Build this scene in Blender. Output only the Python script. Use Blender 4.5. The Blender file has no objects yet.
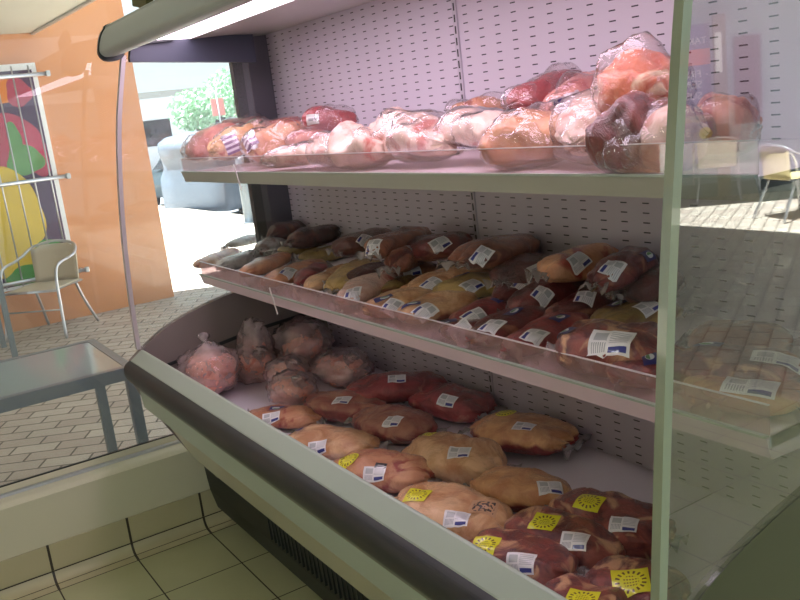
import bpy, bmesh, math, random
from mathutils import Vector, Matrix, noise
from mathutils.bvhtree import BVHTree
random.seed(7)
scene=bpy.context.scene; COL=scene.collection; PI=math.pi
PACKS=[
('plump red vacuum packed beef joint beside the bagged chicken, against the slotted back panel', 'red', [0.955, 0.57, 0.676], 55.2, 0.0, 0.315, 0.17, 0.085, [('label', [0.0026, -0.0414, 0.0382], [0.0, -0.233, 0.972], 0)], 1, 'low'),
('wrinkled dark red vacuum packed joint in front of the rear chicken bags', 'redtan', [0.898, 0.397, 0.648], 24.9, 0.0, 0.3, 0.15, 0.085, [('label', [0.027, -0.0358, 0.0382], [0.012, -0.257, 0.966], 10)], 1, 'low'),
('large red vacuum packed joint left of the tan one with the round yellow sticker', 'red', [1.154, 0.633, 0.654], 9.1, 0.0, 0.3, 0.17, 0.09, [('label', [0.042, -0.0572, 0.0346], [0.037, -0.411, 0.911], 10)], 1, 'low'),
('red and tan joint with creased wrapping in the middle of the lower deck', 'redtan', [1.154, 0.422, 0.648], 13.5, 0.0, 0.3, 0.16, 0.085, [('label', [0.0475, -0.0458, 0.0356], [0.041, -0.318, 0.947], 10)], 1, 'low'),
('small orange tan joint at the steel rim beside the empty patch of deck', 'orange', [0.796, 0.237, 0.637], 36.2, 0.0, 0.271, 0.13, 0.06, [('label', [-0.0126, -0.0512, 0.0197], [-0.003, -0.499, 0.867], 20), ('tag', [-0.0223, 0.0078, 0.0297], [-0.008, 0.037, 0.999], 10)], 1, 'low'),
('smooth pale tan joint at the rim, second from the chicken bags', 'tan', [1.115, 0.236, 0.641], 27.7, 0.0, 0.3, 0.16, 0.07, [('label', [0.0032, -0.072, 0.017], [0.0, -0.677, 0.736], 20), ('tag', [-0.113, 0.0031, 0.0163], [-0.437, 0.02, 0.899], 10)], 1, 'low'),
('knobbly orange joint with oval yellow sticker and black patch near the steel rim', 'orange', [1.407, 0.23, 0.646], 26.7, 0.0, 0.282, 0.16, 0.08, [('label', [0.015, -0.064, 0.0258], [0.006, -0.544, 0.839], 15), ('round', [-0.081, -0.0297, 0.0342], [-0.139, -0.179, 0.974], 0), ('black', [0.0206, -0.0374, 0.0361], [0.008, -0.221, 0.975], 10)], 1, 'low'),
('large pale tan fat-topped joint in the middle of the deck, red beneath', 'tan', [1.494, 0.39, 0.655], 13.0, 0.0, 0.3, 0.18, 0.1, [('label', [0.0583, -0.0405, 0.0444], [0.07, -0.238, 0.969], 25), ('yellow_edge', [-0.0869, 0.0014, 0.0456], [-0.156, 0.004, 0.988], 0)], 1, 'low'),
('rounded orange tan joint with round yellow sticker beside the slotted back panel', 'cap', [1.506, 0.608, 0.658], 16.9, 0.0, 0.309, 0.19, 0.08, [('label', [0.0342, -0.0379, 0.0372], [0.017, -0.15, 0.988], 10), ('round', [-0.065, 0.028, 0.0374], [-0.061, 0.104, 0.993], 0)], 1, 'low'),
('tan topped dark red cut with label at its right end, below the rearmost tan joint', 'cap', [1.75, 0.395, 0.648], 21.0, 0.0, 0.245, 0.14, 0.085, [('label', [0.0876, -0.0222, 0.033], [0.291, -0.195, 0.937], 35)], 1, 'low'),
('big pale tan joint with square yellow sticker and black printed marks by the rim', 'tan', [1.72, 0.209, 0.65], 17.2, 0.0, 0.3, 0.2, 0.09, [('label', [0.0705, -0.0622, 0.0343], [0.107, -0.33, 0.938], 20), ('yellow', [-0.0636, -0.0264, 0.0423], [-0.072, -0.097, 0.993], 15), ('print', [0.0986, 0.0023, 0.0392], [0.192, 0.006, 0.981], 20)], 1, 'low'),
('brick shaped maroon cut with yellow sticker lying along the steel rim', 'rib', [1.974, 0.202, 0.644], 17.7, 0.0, 0.227, 0.115, 0.075, [('label', [0.0314, -0.047, 0.0226], [0.042, -0.684, 0.728], 15), ('yellow', [-0.0597, -0.0341, 0.0285], [-0.143, -0.431, 0.891], 15)], 1, 'low'),
('long glossy brown red cut with yellow sticker, in the middle of three side by side', 'rib', [1.978, 0.308, 0.648], 8.2, 0.0, 0.272, 0.115, 0.085, [('label', [0.0618, -0.0363, 0.032], [0.097, -0.511, 0.854], 20), ('yellow', [-0.0265, -0.0198, 0.0404], [-0.015, -0.214, 0.977], 15)], 1, 'low'),
('wide boxy brown red cut with yellow sticker, rearmost beside the post', 'rib', [1.998, 0.422, 0.65], 11.4, 0.0, 0.269, 0.145, 0.09, [('label', [0.0661, -0.0459, 0.0332], [0.128, -0.454, 0.882], 20), ('yellow', [-0.0286, -0.0221, 0.0431], [-0.02, -0.155, 0.988], 10)], 1, 'low'),
('dark mottled cut with yellow sticker cut off by the bottom edge of the photo', 'rib', [2.171, 0.178, 0.642], 10.6, 0.0, 0.158, 0.12615165476520732, 0.07, [('yellow', [0.0166, -0.024, 0.0328], [0.026, -0.185, 0.982], 20)], 1, 'low'),
('mottled brown cut with big tilted yellow sticker beside the glass post', 'rib', [2.199, 0.282, 0.644], 12.1, 0.0, 0.186, 0.14, 0.075, [('yellow_big', [0.0092, -0.0298, 0.0347], [0.005, -0.206, 0.978], 35)], 1, 'low'),
('thin silver grey pack sticking out highest at the far left end of the middle shelf', 'silver', [-0.116, 0.596, 1.075], -70.8, -0.0, 0.277, 0.075, 0.04, [], 1, 'mid'),
('silver grey wrapped pack lying against its thin neighbour near the dark pillar', 'silver', [0.137, 0.596, 1.084], -55.0, -0.0, 0.309, 0.08, 0.05720000000000001, [], 1, 'mid'),
('small dark pack in the shade right beside the foot of the dark pillar', 'dark', [0.122, 0.643, 1.112], -68.4, -0.0, 0.171, 0.09, 0.078, [], 1, 'mid'),
('olive tinted pack between the silver packs and the gold one', 'gold', [0.305, 0.615, 1.07], 84.8, 0.0, 0.188, 0.1, 0.05, [('slabel', [-0.0203, 0.0181, 0.0241], [-0.016, 0.153, 0.988], 10)], 1, 'mid'),
('dark lumpy pack at the back, left of the pale empty patch of panel', 'dark', [0.374, 0.636, 1.111], -87.2, -0.0, 0.203, 0.1, 0.078, [], 1, 'mid'),
('gold glinting pack with a red centre behind the labelled brown pack', 'gold', [0.459, 0.626, 1.052], 87.9, 0.0, 0.192, 0.1, 0.055, [('slabel', [0.0062, 0.0192, 0.0289], [0.001, 0.162, 0.987], 0)], 1, 'mid'),
('leftmost front pack of the middle shelf, brown and crumpled', 'orange', [0.026, 0.384, 1.049], -53.9, -0.0, 0.282, 0.09, 0.05, [], 1, 'mid'),
('white shrouded pack second from the left end of the middle shelf', 'silver', [0.201, 0.411, 1.052], -60.5, -0.0, 0.264, 0.085, 0.055, [], 1, 'mid'),
('tan pack with dark folds third from the left end of the middle shelf', 'orange', [0.457, 0.401, 1.062], -52.7, -0.0, 0.3, 0.1, 0.055, [], 1, 'mid'),
('brown pack with glints and white label beside a blood red one', 'orange', [0.66, 0.407, 1.052], -59.0, -0.0, 0.318, 0.12, 0.055, [('label', [0.0855, 0.0355, 0.0208], [0.083, 0.322, 0.943], 10)], 1, 'mid'),
('blood red slab between two white labelled packs at the shelf front', 'red', [0.733, 0.431, 1.049], -42.2, -0.0, 0.3, 0.08, 0.05, [], 1, 'mid'),
('glinting tan pack with white label leaning beside the blood red slab', 'tan', [0.855, 0.429, 1.049], -51.7, -0.0, 0.3, 0.09, 0.05, [('label', [0.0126, -0.0252, 0.0176], [0.002, -0.388, 0.922], 10)], 1, 'mid'),
('long yellow green tinted pack with white label at its front end', 'yellow', [0.921, 0.487, 1.056], -48.6, -0.0, 0.377, 0.13, 0.065, [('label', [0.1314, -0.0377, -0.0053], [0.379, -0.849, -0.368], 15)], 1, 'mid'),
('clear ended pack with a dark wine coloured end facing the shelf rail', 'pale', [1.147, 0.397, 1.059], -57.9, -0.0, 0.299, 0.11, 0.06, [('label', [0.1175, 0.0202, 0.0205], [0.243, 0.243, 0.939], 20)], 1, 'mid'),
('dark reddish pack squeezed behind the clear ended pack', 'dark', [1.01, 0.491, 1.07], -70.4, -0.0, 0.188, 0.1, 0.05, [], 1, 'mid'),
('dark oval pack with big white label leaning on the back panel', 'dark', [0.752, 0.63, 1.115], -87.1, -0.0, 0.214, 0.14, 0.078, [('label', [0.0358, 0.0602, 0.0205], [0.077, 0.707, 0.703], 35)], 1, 'mid'),
('long brown pack rising up the back panel beside the dark oval one', 'brown', [1.089, 0.551, 1.158], -63.1, -0.0, 0.3, 0.11, 0.078, [('label', [0.1435, 0.0046, 0.0159], [0.724, 0.073, 0.686], 10)], 1, 'mid'),
('brown pack with silver tip lying in front of the maroon labelled pack', 'brown', [1.127, 0.562, 1.118], -55.3, -0.0, 0.3, 0.1, 0.078, [('slabel', [0.0486, 0.0327, 0.0303], [0.039, 0.536, 0.844], 60)], 1, 'mid'),
('maroon pack with white label at the back, left of the panel seam', 'maroon', [1.199, 0.622, 1.138], 59.1, 0.0, 0.189, 0.15, 0.078, [('label', [-0.0045, -0.065, 0.0214], [-0.002, -0.67, 0.743], 30)], 1, 'mid'),
('brown pack with greenish white label in the middle of the pile', 'brown', [1.081, 0.579, 1.064], 75.5, 0.0, 0.176, 0.11, 0.05, [('label', [-0.0072, -0.0496, 0.0118], [-0.004, -0.702, 0.712], 5)], 1, 'mid'),
('small gold pack glinting under a pale green label', 'gold', [1.163, 0.479, 1.047], -67.6, -0.0, 0.168, 0.08, 0.045, [('label', [-0.0229, -0.0172, 0.0173], [-0.034, -0.27, 0.962], 0)], 1, 'mid'),
('pale tan pack with white label and blue tag at the shelf front', 'tan', [1.37, 0.365, 1.054], -78.6, -0.0, 0.213, 0.13, 0.06, [('label', [0.0731, 0.0454, 0.0158], [0.294, 0.52, 0.802], 20), ('tag', [0.0558, -0.0034, 0.028], [0.105, -0.014, 0.994], -30)], 1, 'mid'),
('narrow orange tan pack wedged between larger tan packs', 'orange', [1.262, 0.491, 1.047], 5.1, 0.0, 0.113, 0.08, 0.045, [], 1, 'mid'),
('broad tan pack with pale green label lying under the back row', 'tan', [1.305, 0.571, 1.066], -74.3, -0.0, 0.328, 0.13, 0.065, [('label', [0.1229, 0.0369, 0.0193], [0.238, 0.416, 0.877], 0)], 1, 'mid'),
('orange tan pack with label and dark blue tag at the clear lip', 'tan', [1.498, 0.388, 1.054], -86.7, -0.0, 0.226, 0.13, 0.06, [('label', [0.0741, 0.0493, 0.0142], [0.266, 0.607, 0.749], 10), ('tag', [0.0803, 0.0043, 0.0248], [0.211, 0.022, 0.977], -40)], 1, 'mid'),
('golden tan pack with glossy label right in front of the seam', 'yellow', [1.446, 0.542, 1.066], 86.5, 0.0, 0.231, 0.14, 0.065, [('label', [-0.0407, -0.0553, 0.0204], [-0.064, -0.52, 0.852], 15), ('tag', [-0.0171, 0.0295, 0.0231], [-0.012, 0.241, 0.97], -20)], 1, 'mid'),
('humped brown tan pack at the back, right of the panel seam', 'brown', [1.468, 0.603, 1.149], -84.6, -0.0, 0.265, 0.17, 0.08, [('label', [0.0983, 0.0594, 0.0172], [0.414, 0.587, 0.695], 20)], 1, 'mid'),
('small pack with white label and blue tag low against the clear lip', 'maroon', [1.699, 0.319, 1.047], 54.7, 0.0, 0.1, 0.08000000000000002, 0.045, [('label', [-0.0081, -0.0383, 0.0067], [-0.025, -0.915, 0.403], 30), ('tag', [-0.0393, 0.0044, 0.0169], [-0.46, 0.05, 0.887], 0)], 1, 'mid'),
('slim red pack with white label and blue end tag', 'red', [1.615, 0.453, 1.049], -77.6, -0.0, 0.232, 0.1, 0.05, [('label', [0.0878, 0.0344, 0.0106], [0.317, 0.632, 0.707], -5), ('tag', [-0.0115, 0.0294, 0.021], [-0.003, 0.31, 0.951], 0)], 1, 'mid'),
('maroon pack with white label and crinkled silver corner at the lip', 'maroon', [1.772, 0.387, 1.052], -75.5, -0.0, 0.268, 0.11, 0.055, [('label', [0.0825, 0.018, 0.0233], [0.119, 0.156, 0.981], 5), ('tag', [-0.002, 0.012, 0.027], [-0.0, 0.082, 0.997], 0)], 1, 'mid'),
('red brown pack with white label left of the big boxy cut', 'red', [1.885, 0.394, 1.052], -73.5, -0.0, 0.285, 0.11, 0.055, [('label', [0.0847, 0.0256, 0.0219], [0.11, 0.252, 0.962], 5), ('tag', [-0.0218, 0.02, 0.026], [-0.006, 0.157, 0.988], 0)], 1, 'mid'),
('big boxy brown cut with large white label and blue tag behind the clear lip', 'rib', [2.115, 0.35, 1.068], 12.2, 0.0, 0.209, 0.16, 0.09, [('label_big', [0.0327, -0.0586, 0.0315], [0.07, -0.51, 0.857], 10), ('tag', [-0.0733, -0.0376, 0.0325], [-0.358, -0.297, 0.885], -15)], 1, 'mid'),
('dark pack with dim white label just right of the golden tan pack', 'maroon', [1.591, 0.593, 1.067], -68.3, -0.0, 0.276, 0.11, 0.07160000000000002, [('label', [0.068, 0.0279, 0.0297], [0.093, 0.338, 0.937], 10)], 1, 'mid'),
('dark glossy pack with gilded end and white label in the middle row', 'maroon', [1.71, 0.576, 1.072], -75.7, -0.0, 0.324, 0.11, 0.078, [('label', [0.0958, 0.0365, 0.0256], [0.142, 0.577, 0.804], 15)], 1, 'mid'),
('dark pack with tan end and label, behind the big boxy cut', 'maroon', [1.813, 0.576, 1.058], -70.4, -0.0, 0.325, 0.11, 0.06, [('label', [0.0385, 0.0196, 0.0283], [0.014, 0.167, 0.986], 15)], 1, 'mid'),
('flat dark pack with a faint orange streak deep in the shade', 'dark', [1.575, 0.619, 1.103], -76.7, -0.0, 0.213, 0.12, 0.078, [('slabel', [0.046, 0.0542, 0.015], [0.129, 0.869, 0.478], 0)], 1, 'mid'),
('orange brown pack with white label in the rear row, right half', 'orange', [1.758, 0.621, 1.14], 86.6, 0.0, 0.221, 0.11, 0.078, [('label', [-0.0393, -0.0464, 0.0211], [-0.074, -0.768, 0.636], 20)], 1, 'mid'),
('dark purple pack with white label leaning in the rear row near the post', 'maroon', [1.91, 0.607, 1.145], -75.6, -0.0, 0.245, 0.1, 0.078, [('label', [0.0925, 0.0232, 0.026], [0.327, 0.427, 0.843], 10), ('tag', [-0.0262, 0.0401, 0.0248], [-0.022, 0.717, 0.697], 0)], 1, 'mid'),
('square dark brown pack beside the post, under the purple labelled pack', 'dark', [1.949, 0.641, 1.106], 67.9, 0.0, 0.144, 0.11483553457009728, 0.078, [], 1, 'mid'),
('gold brown pack with bright crease and label beside the post', 'gold', [1.95, 0.585, 1.054], 79.7, 0.0, 0.195, 0.14, 0.06, [('label', [0.0022, -0.0437, 0.0244], [0.0, -0.298, 0.955], 10), ('tag', [-0.0222, 0.0249, 0.0284], [-0.021, 0.131, 0.991], 0)], 1, 'mid'),
('mottled pack with blue tag at the lip, half hidden by the post', 'rib', [2.2, 0.352, 1.052], -70.1, -0.0, 0.173, 0.12, 0.055, [('tag', [0.0423, 0.016, 0.0252], [0.104, 0.103, 0.989], 30)], 1, 'mid'),
('brown pack with bright crease, blue tag and label, seen through the end glass', 'rib', [2.333, 0.398, 1.059], 14.1, 0.0, 0.213, 0.15, 0.06, [('label_big', [0.071, 0.0034, 0.0258], [0.187, 0.011, 0.982], 15), ('tag', [-0.0556, 0.0351, 0.0207], [-0.148, 0.241, 0.959], 0)], 1, 'mid'),
('front brown pack with large white label, seen through the end glass', 'orange', [2.392, 0.343, 1.049], 14.6, 0.0, 0.19, 0.14, 0.05, [('label_big', [0.0222, -0.027, 0.0234], [0.019, -0.123, 0.992], 10)], 1, 'mid'),
('dim brown pack behind the end glass, rearmost on the shelf end', 'brown', [2.233, 0.547, 1.054], 22.2, 0.0, 0.177, 0.14172649716972485, 0.06, [], 1, 'mid'),
('frosty clear bag of red and white pieces just right of the shelf clip', 'pale', [1.265, 0.345, 1.449], 5.9, -2.5, 0.294, 0.12, 0.1, [], 2.4, 'top'),
('far left pink brown roll hanging over the end of the top shelf', 'pink', [0.142, 0.4, 1.484], 66.7, 13.7, 0.224, 0.13, 0.1, [], 1, 'top'),
('tan roll with silvery stripes second from the left on the top shelf', 'tan', [0.354, 0.415, 1.485], -89.2, -13.4, 0.216, 0.11, 0.1, [('stripe', [0.0493, 0.052, 0.0087], [0.139, 0.98, 0.142], 0)], 1, 'top'),
('dark rimmed pack behind the left rolls against the daylight', 'pink', [0.002, 0.57, 1.52], 61.2, 8.0, 0.207, 0.11, 0.09, [], 1, 'top'),
('tan orange round ended roll with purple white stripes', 'orange', [0.659, 0.41, 1.468], 67.4, 11.3, 0.199, 0.13, 0.11, [('stripe', [-0.074, -0.0346, 0.0348], [-0.495, -0.492, 0.716], 0)], 1, 'top'),
('pale pink pack at the back beside the dark pillar', 'pink', [0.342, 0.595, 1.515], 27.2, -0.9, 0.197, 0.1, 0.06, [], 1, 'top'),
('bright red wrapped lump with grey label, highest on the left half', 'red', [0.818, 0.525, 1.519], 63.7, -4.8, 0.168, 0.1, 0.085, [('slabel', [-0.0537, -0.0433, 0.0079], [-0.341, -0.924, 0.172], 0)], 1.6, 'top'),
('dark pink glinting pack in front of the bright red lump', 'pink', [0.793, 0.46, 1.476], 57.3, 3.2, 0.143, 0.09, 0.055, [], 1, 'top'),
('flat pink piece lying behind the clear lip, left of the white bag', 'pale', [0.998, 0.32, 1.437], 15.9, 1.6, 0.291, 0.1, 0.055, [], 1.8, 'top'),
('pale frosty bony piece with orange knuckle in the middle of the top shelf', 'pale', [1.459, 0.4, 1.468], -13.2, -4.8, 0.36, 0.14, 0.105, [], 2.2, 'top'),
('orange brown fold showing behind the pink pieces, right of the seam', 'orange', [1.418, 0.63, 1.51], 23.3, 0.4, 0.151, 0.08, 0.06, [], 1.6, 'top'),
('pink glossy piece with pale creased wrap, just right of the seam', 'pale', [1.704, 0.425, 1.47], -9.1, -2.7, 0.315, 0.13, 0.08, [], 1.8, 'top'),
('deep red tapered fillet pointing up towards the back panel', 'red', [1.757, 0.555, 1.534], 89.2, 9.5, 0.213, 0.09, 0.075, [], 1, 'top'),
('pink grey shank with printed band rising to the back panel', 'pink', [1.888, 0.55, 1.522], -79.5, -10.1, 0.269, 0.09, 0.08, [('band', [0.1073, 0.0334, 0.0017], [0.375, 0.926, 0.034], 0)], 1, 'top'),
('orange brown piece in cloudy wrap behind the clear lip', 'orange', [1.925, 0.36, 1.45], 40.4, 3.7, 0.186, 0.15, 0.1, [], 1.8, 'top'),
('long pale leg whose cut end faces out over the clear lip', 'pale', [2.053, 0.45, 1.479], -68.9, -10.2, 0.36, 0.12, 0.11, [], 1.2, 'top'),
('round marbled orange piece on top beside the post', 'marble', [2.172, 0.4, 1.515], 0.0, -4.2, 0.122, 0.14, 0.135, [], 1.0, 'top'),
('dark wine red lump under the round marbled piece', 'maroon', [2.228, 0.3, 1.45], 0.0, 0.0, 0.107, 0.12, 0.12, [], 1.4, 'top'),
('pale wrapped piece half hidden behind the post on the top shelf', 'pale', [2.293, 0.32, 1.446], 15.5, 0.0, 0.1, 0.11, 0.11, [], 1.4, 'top'),
('pinkish pack on the top shelf seen through the end glass', 'pink', [2.306, 0.44, 1.45], 28.1, -0.7, 0.1, 0.12, 0.09, [], 1.4, 'top'),
]
BAGS=[
('knotted clear bag of chicken pieces, tallest, in the far left corner of the deck', [0.296, 0.194, 0.71], 0.227, 0.181, 1),
('clear bag of orange chicken right beside the tall knotted bag', [0.268, 0.374, 0.67], 0.177, 0.147, 0),
('small bag with a yellowish top peeping out at the far left rear of the deck', [0.247, 0.394, 0.725], 0.129, 0.218, 0),
('crinkled clear bag of pink chicken in the middle of the bag heap', [0.476, 0.408, 0.67], 0.179, 0.114, 0),
('frosty white creased bag of chicken lying nearest the tan joints', [0.665, 0.339, 0.67], 0.181, 0.114, 0),
('cloudy bag with orange chicken at the very back under the middle shelf', [0.298, 0.57, 0.705], 0.244, 0.18, 0),
('puffy lilac tinted bag of chicken with gathered neck, rightmost of the bags', [0.579, 0.574, 0.67], 0.227, 0.114, 0),
]

# ------------------------------------------------------------ materials
def new_mat(name):
    m=bpy.data.materials.new(name); m.use_nodes=True
    nt=m.node_tree; nt.nodes.clear()
    out=nt.nodes.new('ShaderNodeOutputMaterial')
    return m,nt,out
def N(nt,t,**kw):
    n=nt.nodes.new(t)
    for k,v in kw.items():
        if k in n.inputs: n.inputs[k].default_value=v
        else: setattr(n,k,v)
    return n
def rgb(r,g,b):   # sRGB 0-255 to linear
    f=lambda c:(c/255/12.92) if c/255<=.04045 else ((c/255+.055)/1.055)**2.4
    return (f(r),f(g),f(b),1)
def princ(nt,out,**kw):
    p=nt.nodes.new('ShaderNodeBsdfPrincipled')
    for k,v in kw.items(): p.inputs[k].default_value=v
    nt.links.new(p.outputs[0],out.inputs[0]); return p
def simple(name,col,rough=.5,metal=0,noise_amt=.06,nscale=6,coat=0,bump=0):
    m,nt,out=new_mat(name)
    p=princ(nt,out,Roughness=rough,Metallic=metal); p.inputs['Coat Weight'].default_value=coat
    tc=N(nt,'ShaderNodeTexCoord'); nz=N(nt,'ShaderNodeTexNoise'); nz.inputs['Scale'].default_value=nscale; nz.inputs['Detail'].default_value=5
    nt.links.new(tc.outputs['Object'],nz.inputs['Vector'])
    mx=N(nt,'ShaderNodeMix',data_type='RGBA'); 
    a=tuple(c*(1-noise_amt) for c in col[:3])+(1,); b=tuple(min(1,c*(1+noise_amt)) for c in col[:3])+(1,)
    mx.inputs[6].default_value=a; mx.inputs[7].default_value=b
    nt.links.new(nz.outputs[0],mx.inputs[0]); nt.links.new(mx.outputs[2],p.inputs['Base Color'])
    if bump:
        bp=N(nt,'ShaderNodeBump'); bp.inputs['Strength'].default_value=bump; bp.inputs['Distance'].default_value=.002
        n2=N(nt,'ShaderNodeTexNoise'); n2.inputs['Scale'].default_value=nscale*12; nt.links.new(tc.outputs['Object'],n2.inputs['Vector'])
        nt.links.new(n2.outputs[0],bp.inputs['Height']); nt.links.new(bp.outputs[0],p.inputs['Normal'])
    return m
def emit(name,col,s):
    m,nt,out=new_mat(name); e=N(nt,'ShaderNodeEmission'); e.inputs[0].default_value=col; e.inputs[1].default_value=s
    nt.links.new(e.outputs[0],out.inputs[0]); return m
def mth(nt,op,a,b=None,c=None):
    n=nt.nodes.new('ShaderNodeMath'); n.operation=op
    for i,x in enumerate((a,b,c)):
        if x is None: continue
        if isinstance(x,(int,float)): n.inputs[i].default_value=x
        else: nt.links.new(x,n.inputs[i])
    return n.outputs[0]
def glass_mat(name,tint=(1,1,1,1),refl=1.0,rough=0.0,diffuse=0.0,dcol=(1,1,1,1),bump=0,bscale=40,f0=.04):
    # clear sheet: see-through plus a mirror reflection that grows at grazing angles
    m,nt,out=new_mat(name)
    tr=N(nt,'ShaderNodeBsdfTransparent'); tr.inputs[0].default_value=tint
    gl=N(nt,'ShaderNodeBsdfGlossy'); gl.inputs['Roughness'].default_value=rough
    g=N(nt,'ShaderNodeNewGeometry')
    vm=N(nt,'ShaderNodeVectorMath',operation='DOT_PRODUCT'); nt.links.new(g.outputs['Normal'],vm.inputs[0]); nt.links.new(g.outputs['Incoming'],vm.inputs[1])
    c=mth(nt,'ABSOLUTE',vm.outputs['Value']); c1=mth(nt,'SUBTRACT',1.0,c); c5=mth(nt,'POWER',c1,5.0)
    fr=mth(nt,'MULTIPLY_ADD',c5,(1-f0)*refl,f0*refl)
    mx=N(nt,'ShaderNodeMixShader'); nt.links.new(fr,mx.inputs[0]); nt.links.new(gl.outputs[0],mx.inputs[2])
    src=tr.outputs[0]
    if diffuse>0:
        d0=N(nt,'ShaderNodeBsdfDiffuse'); d0.inputs[0].default_value=dcol
        tl=N(nt,'ShaderNodeBsdfTranslucent'); tl.inputs[0].default_value=dcol
        d=N(nt,'ShaderNodeMixShader'); d.inputs[0].default_value=.5; nt.links.new(d0.outputs[0],d.inputs[1]); nt.links.new(tl.outputs[0],d.inputs[2])
        m2=N(nt,'ShaderNodeMixShader')
        if bump:
            tc=N(nt,'ShaderNodeTexCoord'); nz=N(nt,'ShaderNodeTexNoise'); nz.inputs['Scale'].default_value=bscale*.35; nz.inputs['Detail'].default_value=4
            nt.links.new(tc.outputs['Object'],nz.inputs['Vector'])
            cr=N(nt,'ShaderNodeMapRange'); cr.inputs[1].default_value=.35; cr.inputs[2].default_value=.7; cr.inputs[3].default_value=diffuse*.6; cr.inputs[4].default_value=min(1,diffuse*1.4)
            nt.links.new(nz.outputs[0],cr.inputs[0]); nt.links.new(cr.outputs[0],m2.inputs[0])
        else: m2.inputs[0].default_value=diffuse
        nt.links.new(tr.outputs[0],m2.inputs[1]); nt.links.new(d.outputs[0],m2.inputs[2]); src=m2.outputs[0]
    nt.links.new(src,mx.inputs[1])
    if bump:
        tc=N(nt,'ShaderNodeTexCoord'); n2=N(nt,'ShaderNodeTexNoise'); n2.inputs['Scale'].default_value=bscale; n2.inputs['Detail'].default_value=3; n2.inputs['Distortion'].default_value=1.5
        nt.links.new(tc.outputs['Object'],n2.inputs['Vector'])
        bp=N(nt,'ShaderNodeBump'); bp.inputs['Strength'].default_value=bump; bp.inputs['Distance'].default_value=.006
        nt.links.new(n2.outputs[0],bp.inputs['Height']); nt.links.new(bp.outputs[0],gl.inputs['Normal'])
    nt.links.new(mx.outputs[0],out.inputs[0])
    return m
def meat_mat(name,c1,c2,c3,cap=None,scale=14,patch=.5,coat=1.0,wr=.9):
    m,nt,out=new_mat(name)
    p=princ(nt,out,Roughness=.42); p.inputs['Coat Weight'].default_value=coat; p.inputs['Coat Roughness'].default_value=.05; p.inputs['Coat IOR'].default_value=1.7
    p.inputs['Subsurface Weight'].default_value=0
    tc=N(nt,'ShaderNodeTexCoord'); oi=N(nt,'ShaderNodeObjectInfo')
    vm=N(nt,'ShaderNodeVectorMath',operation='ADD'); nt.links.new(tc.outputs['Object'],vm.inputs[0])
    sc=N(nt,'ShaderNodeVectorMath',operation='SCALE'); sc.inputs[0].default_value=(7,3,5); nt.links.new(oi.outputs['Random'],sc.inputs['Scale']); nt.links.new(sc.outputs[0],vm.inputs[1])
    n1=N(nt,'ShaderNodeTexNoise'); n1.inputs['Scale'].default_value=scale; n1.inputs['Detail'].default_value=6; n1.inputs['Roughness'].default_value=.62; n1.inputs['Distortion'].default_value=.8
    nt.links.new(vm.outputs[0],n1.inputs['Vector'])
    r1=N(nt,'ShaderNodeMapRange'); r1.inputs[1].default_value=.38; r1.inputs[2].default_value=.62; nt.links.new(n1.outputs[0],r1.inputs[0])
    m1=N(nt,'ShaderNodeMix',data_type='RGBA'); m1.inputs[6].default_value=c1; m1.inputs[7].default_value=c2; nt.links.new(r1.outputs[0],m1.inputs[0])
    n2=N(nt,'ShaderNodeTexNoise'); n2.inputs['Scale'].default_value=scale*.55; n2.inputs['Detail'].default_value=4; n2.inputs['Distortion'].default_value=1.6
    v2=N(nt,'ShaderNodeVectorMath',operation='ADD'); v2.inputs[1].default_value=(3.1,9.7,1.3); nt.links.new(vm.outputs[0],v2.inputs[0]); nt.links.new(v2.outputs[0],n2.inputs['Vector'])
    r2=N(nt,'ShaderNodeMapRange'); r2.inputs[1].default_value=.66-patch*.25; r2.inputs[2].default_value=.74-patch*.2; nt.links.new(n2.outputs[0],r2.inputs[0])
    m2=N(nt,'ShaderNodeMix',data_type='RGBA'); nt.links.new(m1.outputs[2],m2.inputs[6]); m2.inputs[7].default_value=c3; nt.links.new(r2.outputs[0],m2.inputs[0])
    last=m2.outputs[2]
    if cap:
        sx=N(nt,'ShaderNodeSeparateXYZ'); nt.links.new(tc.outputs['Generated'],sx.inputs[0])
        h=mth(nt,'MULTIPLY_ADD',n2.outputs[0],.9,sx.outputs[2])
        r3=N(nt,'ShaderNodeMapRange'); r3.inputs[1].default_value=.92; r3.inputs[2].default_value=1.03; nt.links.new(h,r3.inputs[0])
        c2m=N(nt,'ShaderNodeMix',data_type='RGBA'); c2m.inputs[6].default_value=cap[0]; c2m.inputs[7].default_value=cap[1]; nt.links.new(r1.outputs[0],c2m.inputs[0])
        m3=N(nt,'ShaderNodeMix',data_type='RGBA'); nt.links.new(last,m3.inputs[6]); nt.links.new(c2m.outputs[2],m3.inputs[7]); nt.links.new(r3.outputs[0],m3.inputs[0]); last=m3.outputs[2]
    nt.links.new(last,p.inputs['Base Color'])
    b1=N(nt,'ShaderNodeBump'); b1.inputs['Strength'].default_value=.6; b1.inputs['Distance'].default_value=.008; nt.links.new(n1.outputs[0],b1.inputs['Height']); nt.links.new(b1.outputs[0],p.inputs['Normal'])
    # film wrinkles in the coat
    mp=N(nt,'ShaderNodeMapping'); mp.inputs['Scale'].default_value=(1,2.2,1); nt.links.new(vm.outputs[0],mp.inputs[0])
    n3=N(nt,'ShaderNodeTexNoise'); n3.inputs['Scale'].default_value=34; n3.inputs['Detail'].default_value=6; n3.inputs['Distortion'].default_value=3.0; nt.links.new(mp.outputs[0],n3.inputs['Vector'])
    b2=N(nt,'ShaderNodeBump'); b2.inputs['Strength'].default_value=wr; b2.inputs['Distance'].default_value=.028; cre=mth(nt,'ABSOLUTE',mth(nt,'SUBTRACT',n3.outputs[0],.5)); nt.links.new(cre,b2.inputs['Height']); nt.links.new(b2.outputs[0],p.inputs['Coat Normal'])
    return m
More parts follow.
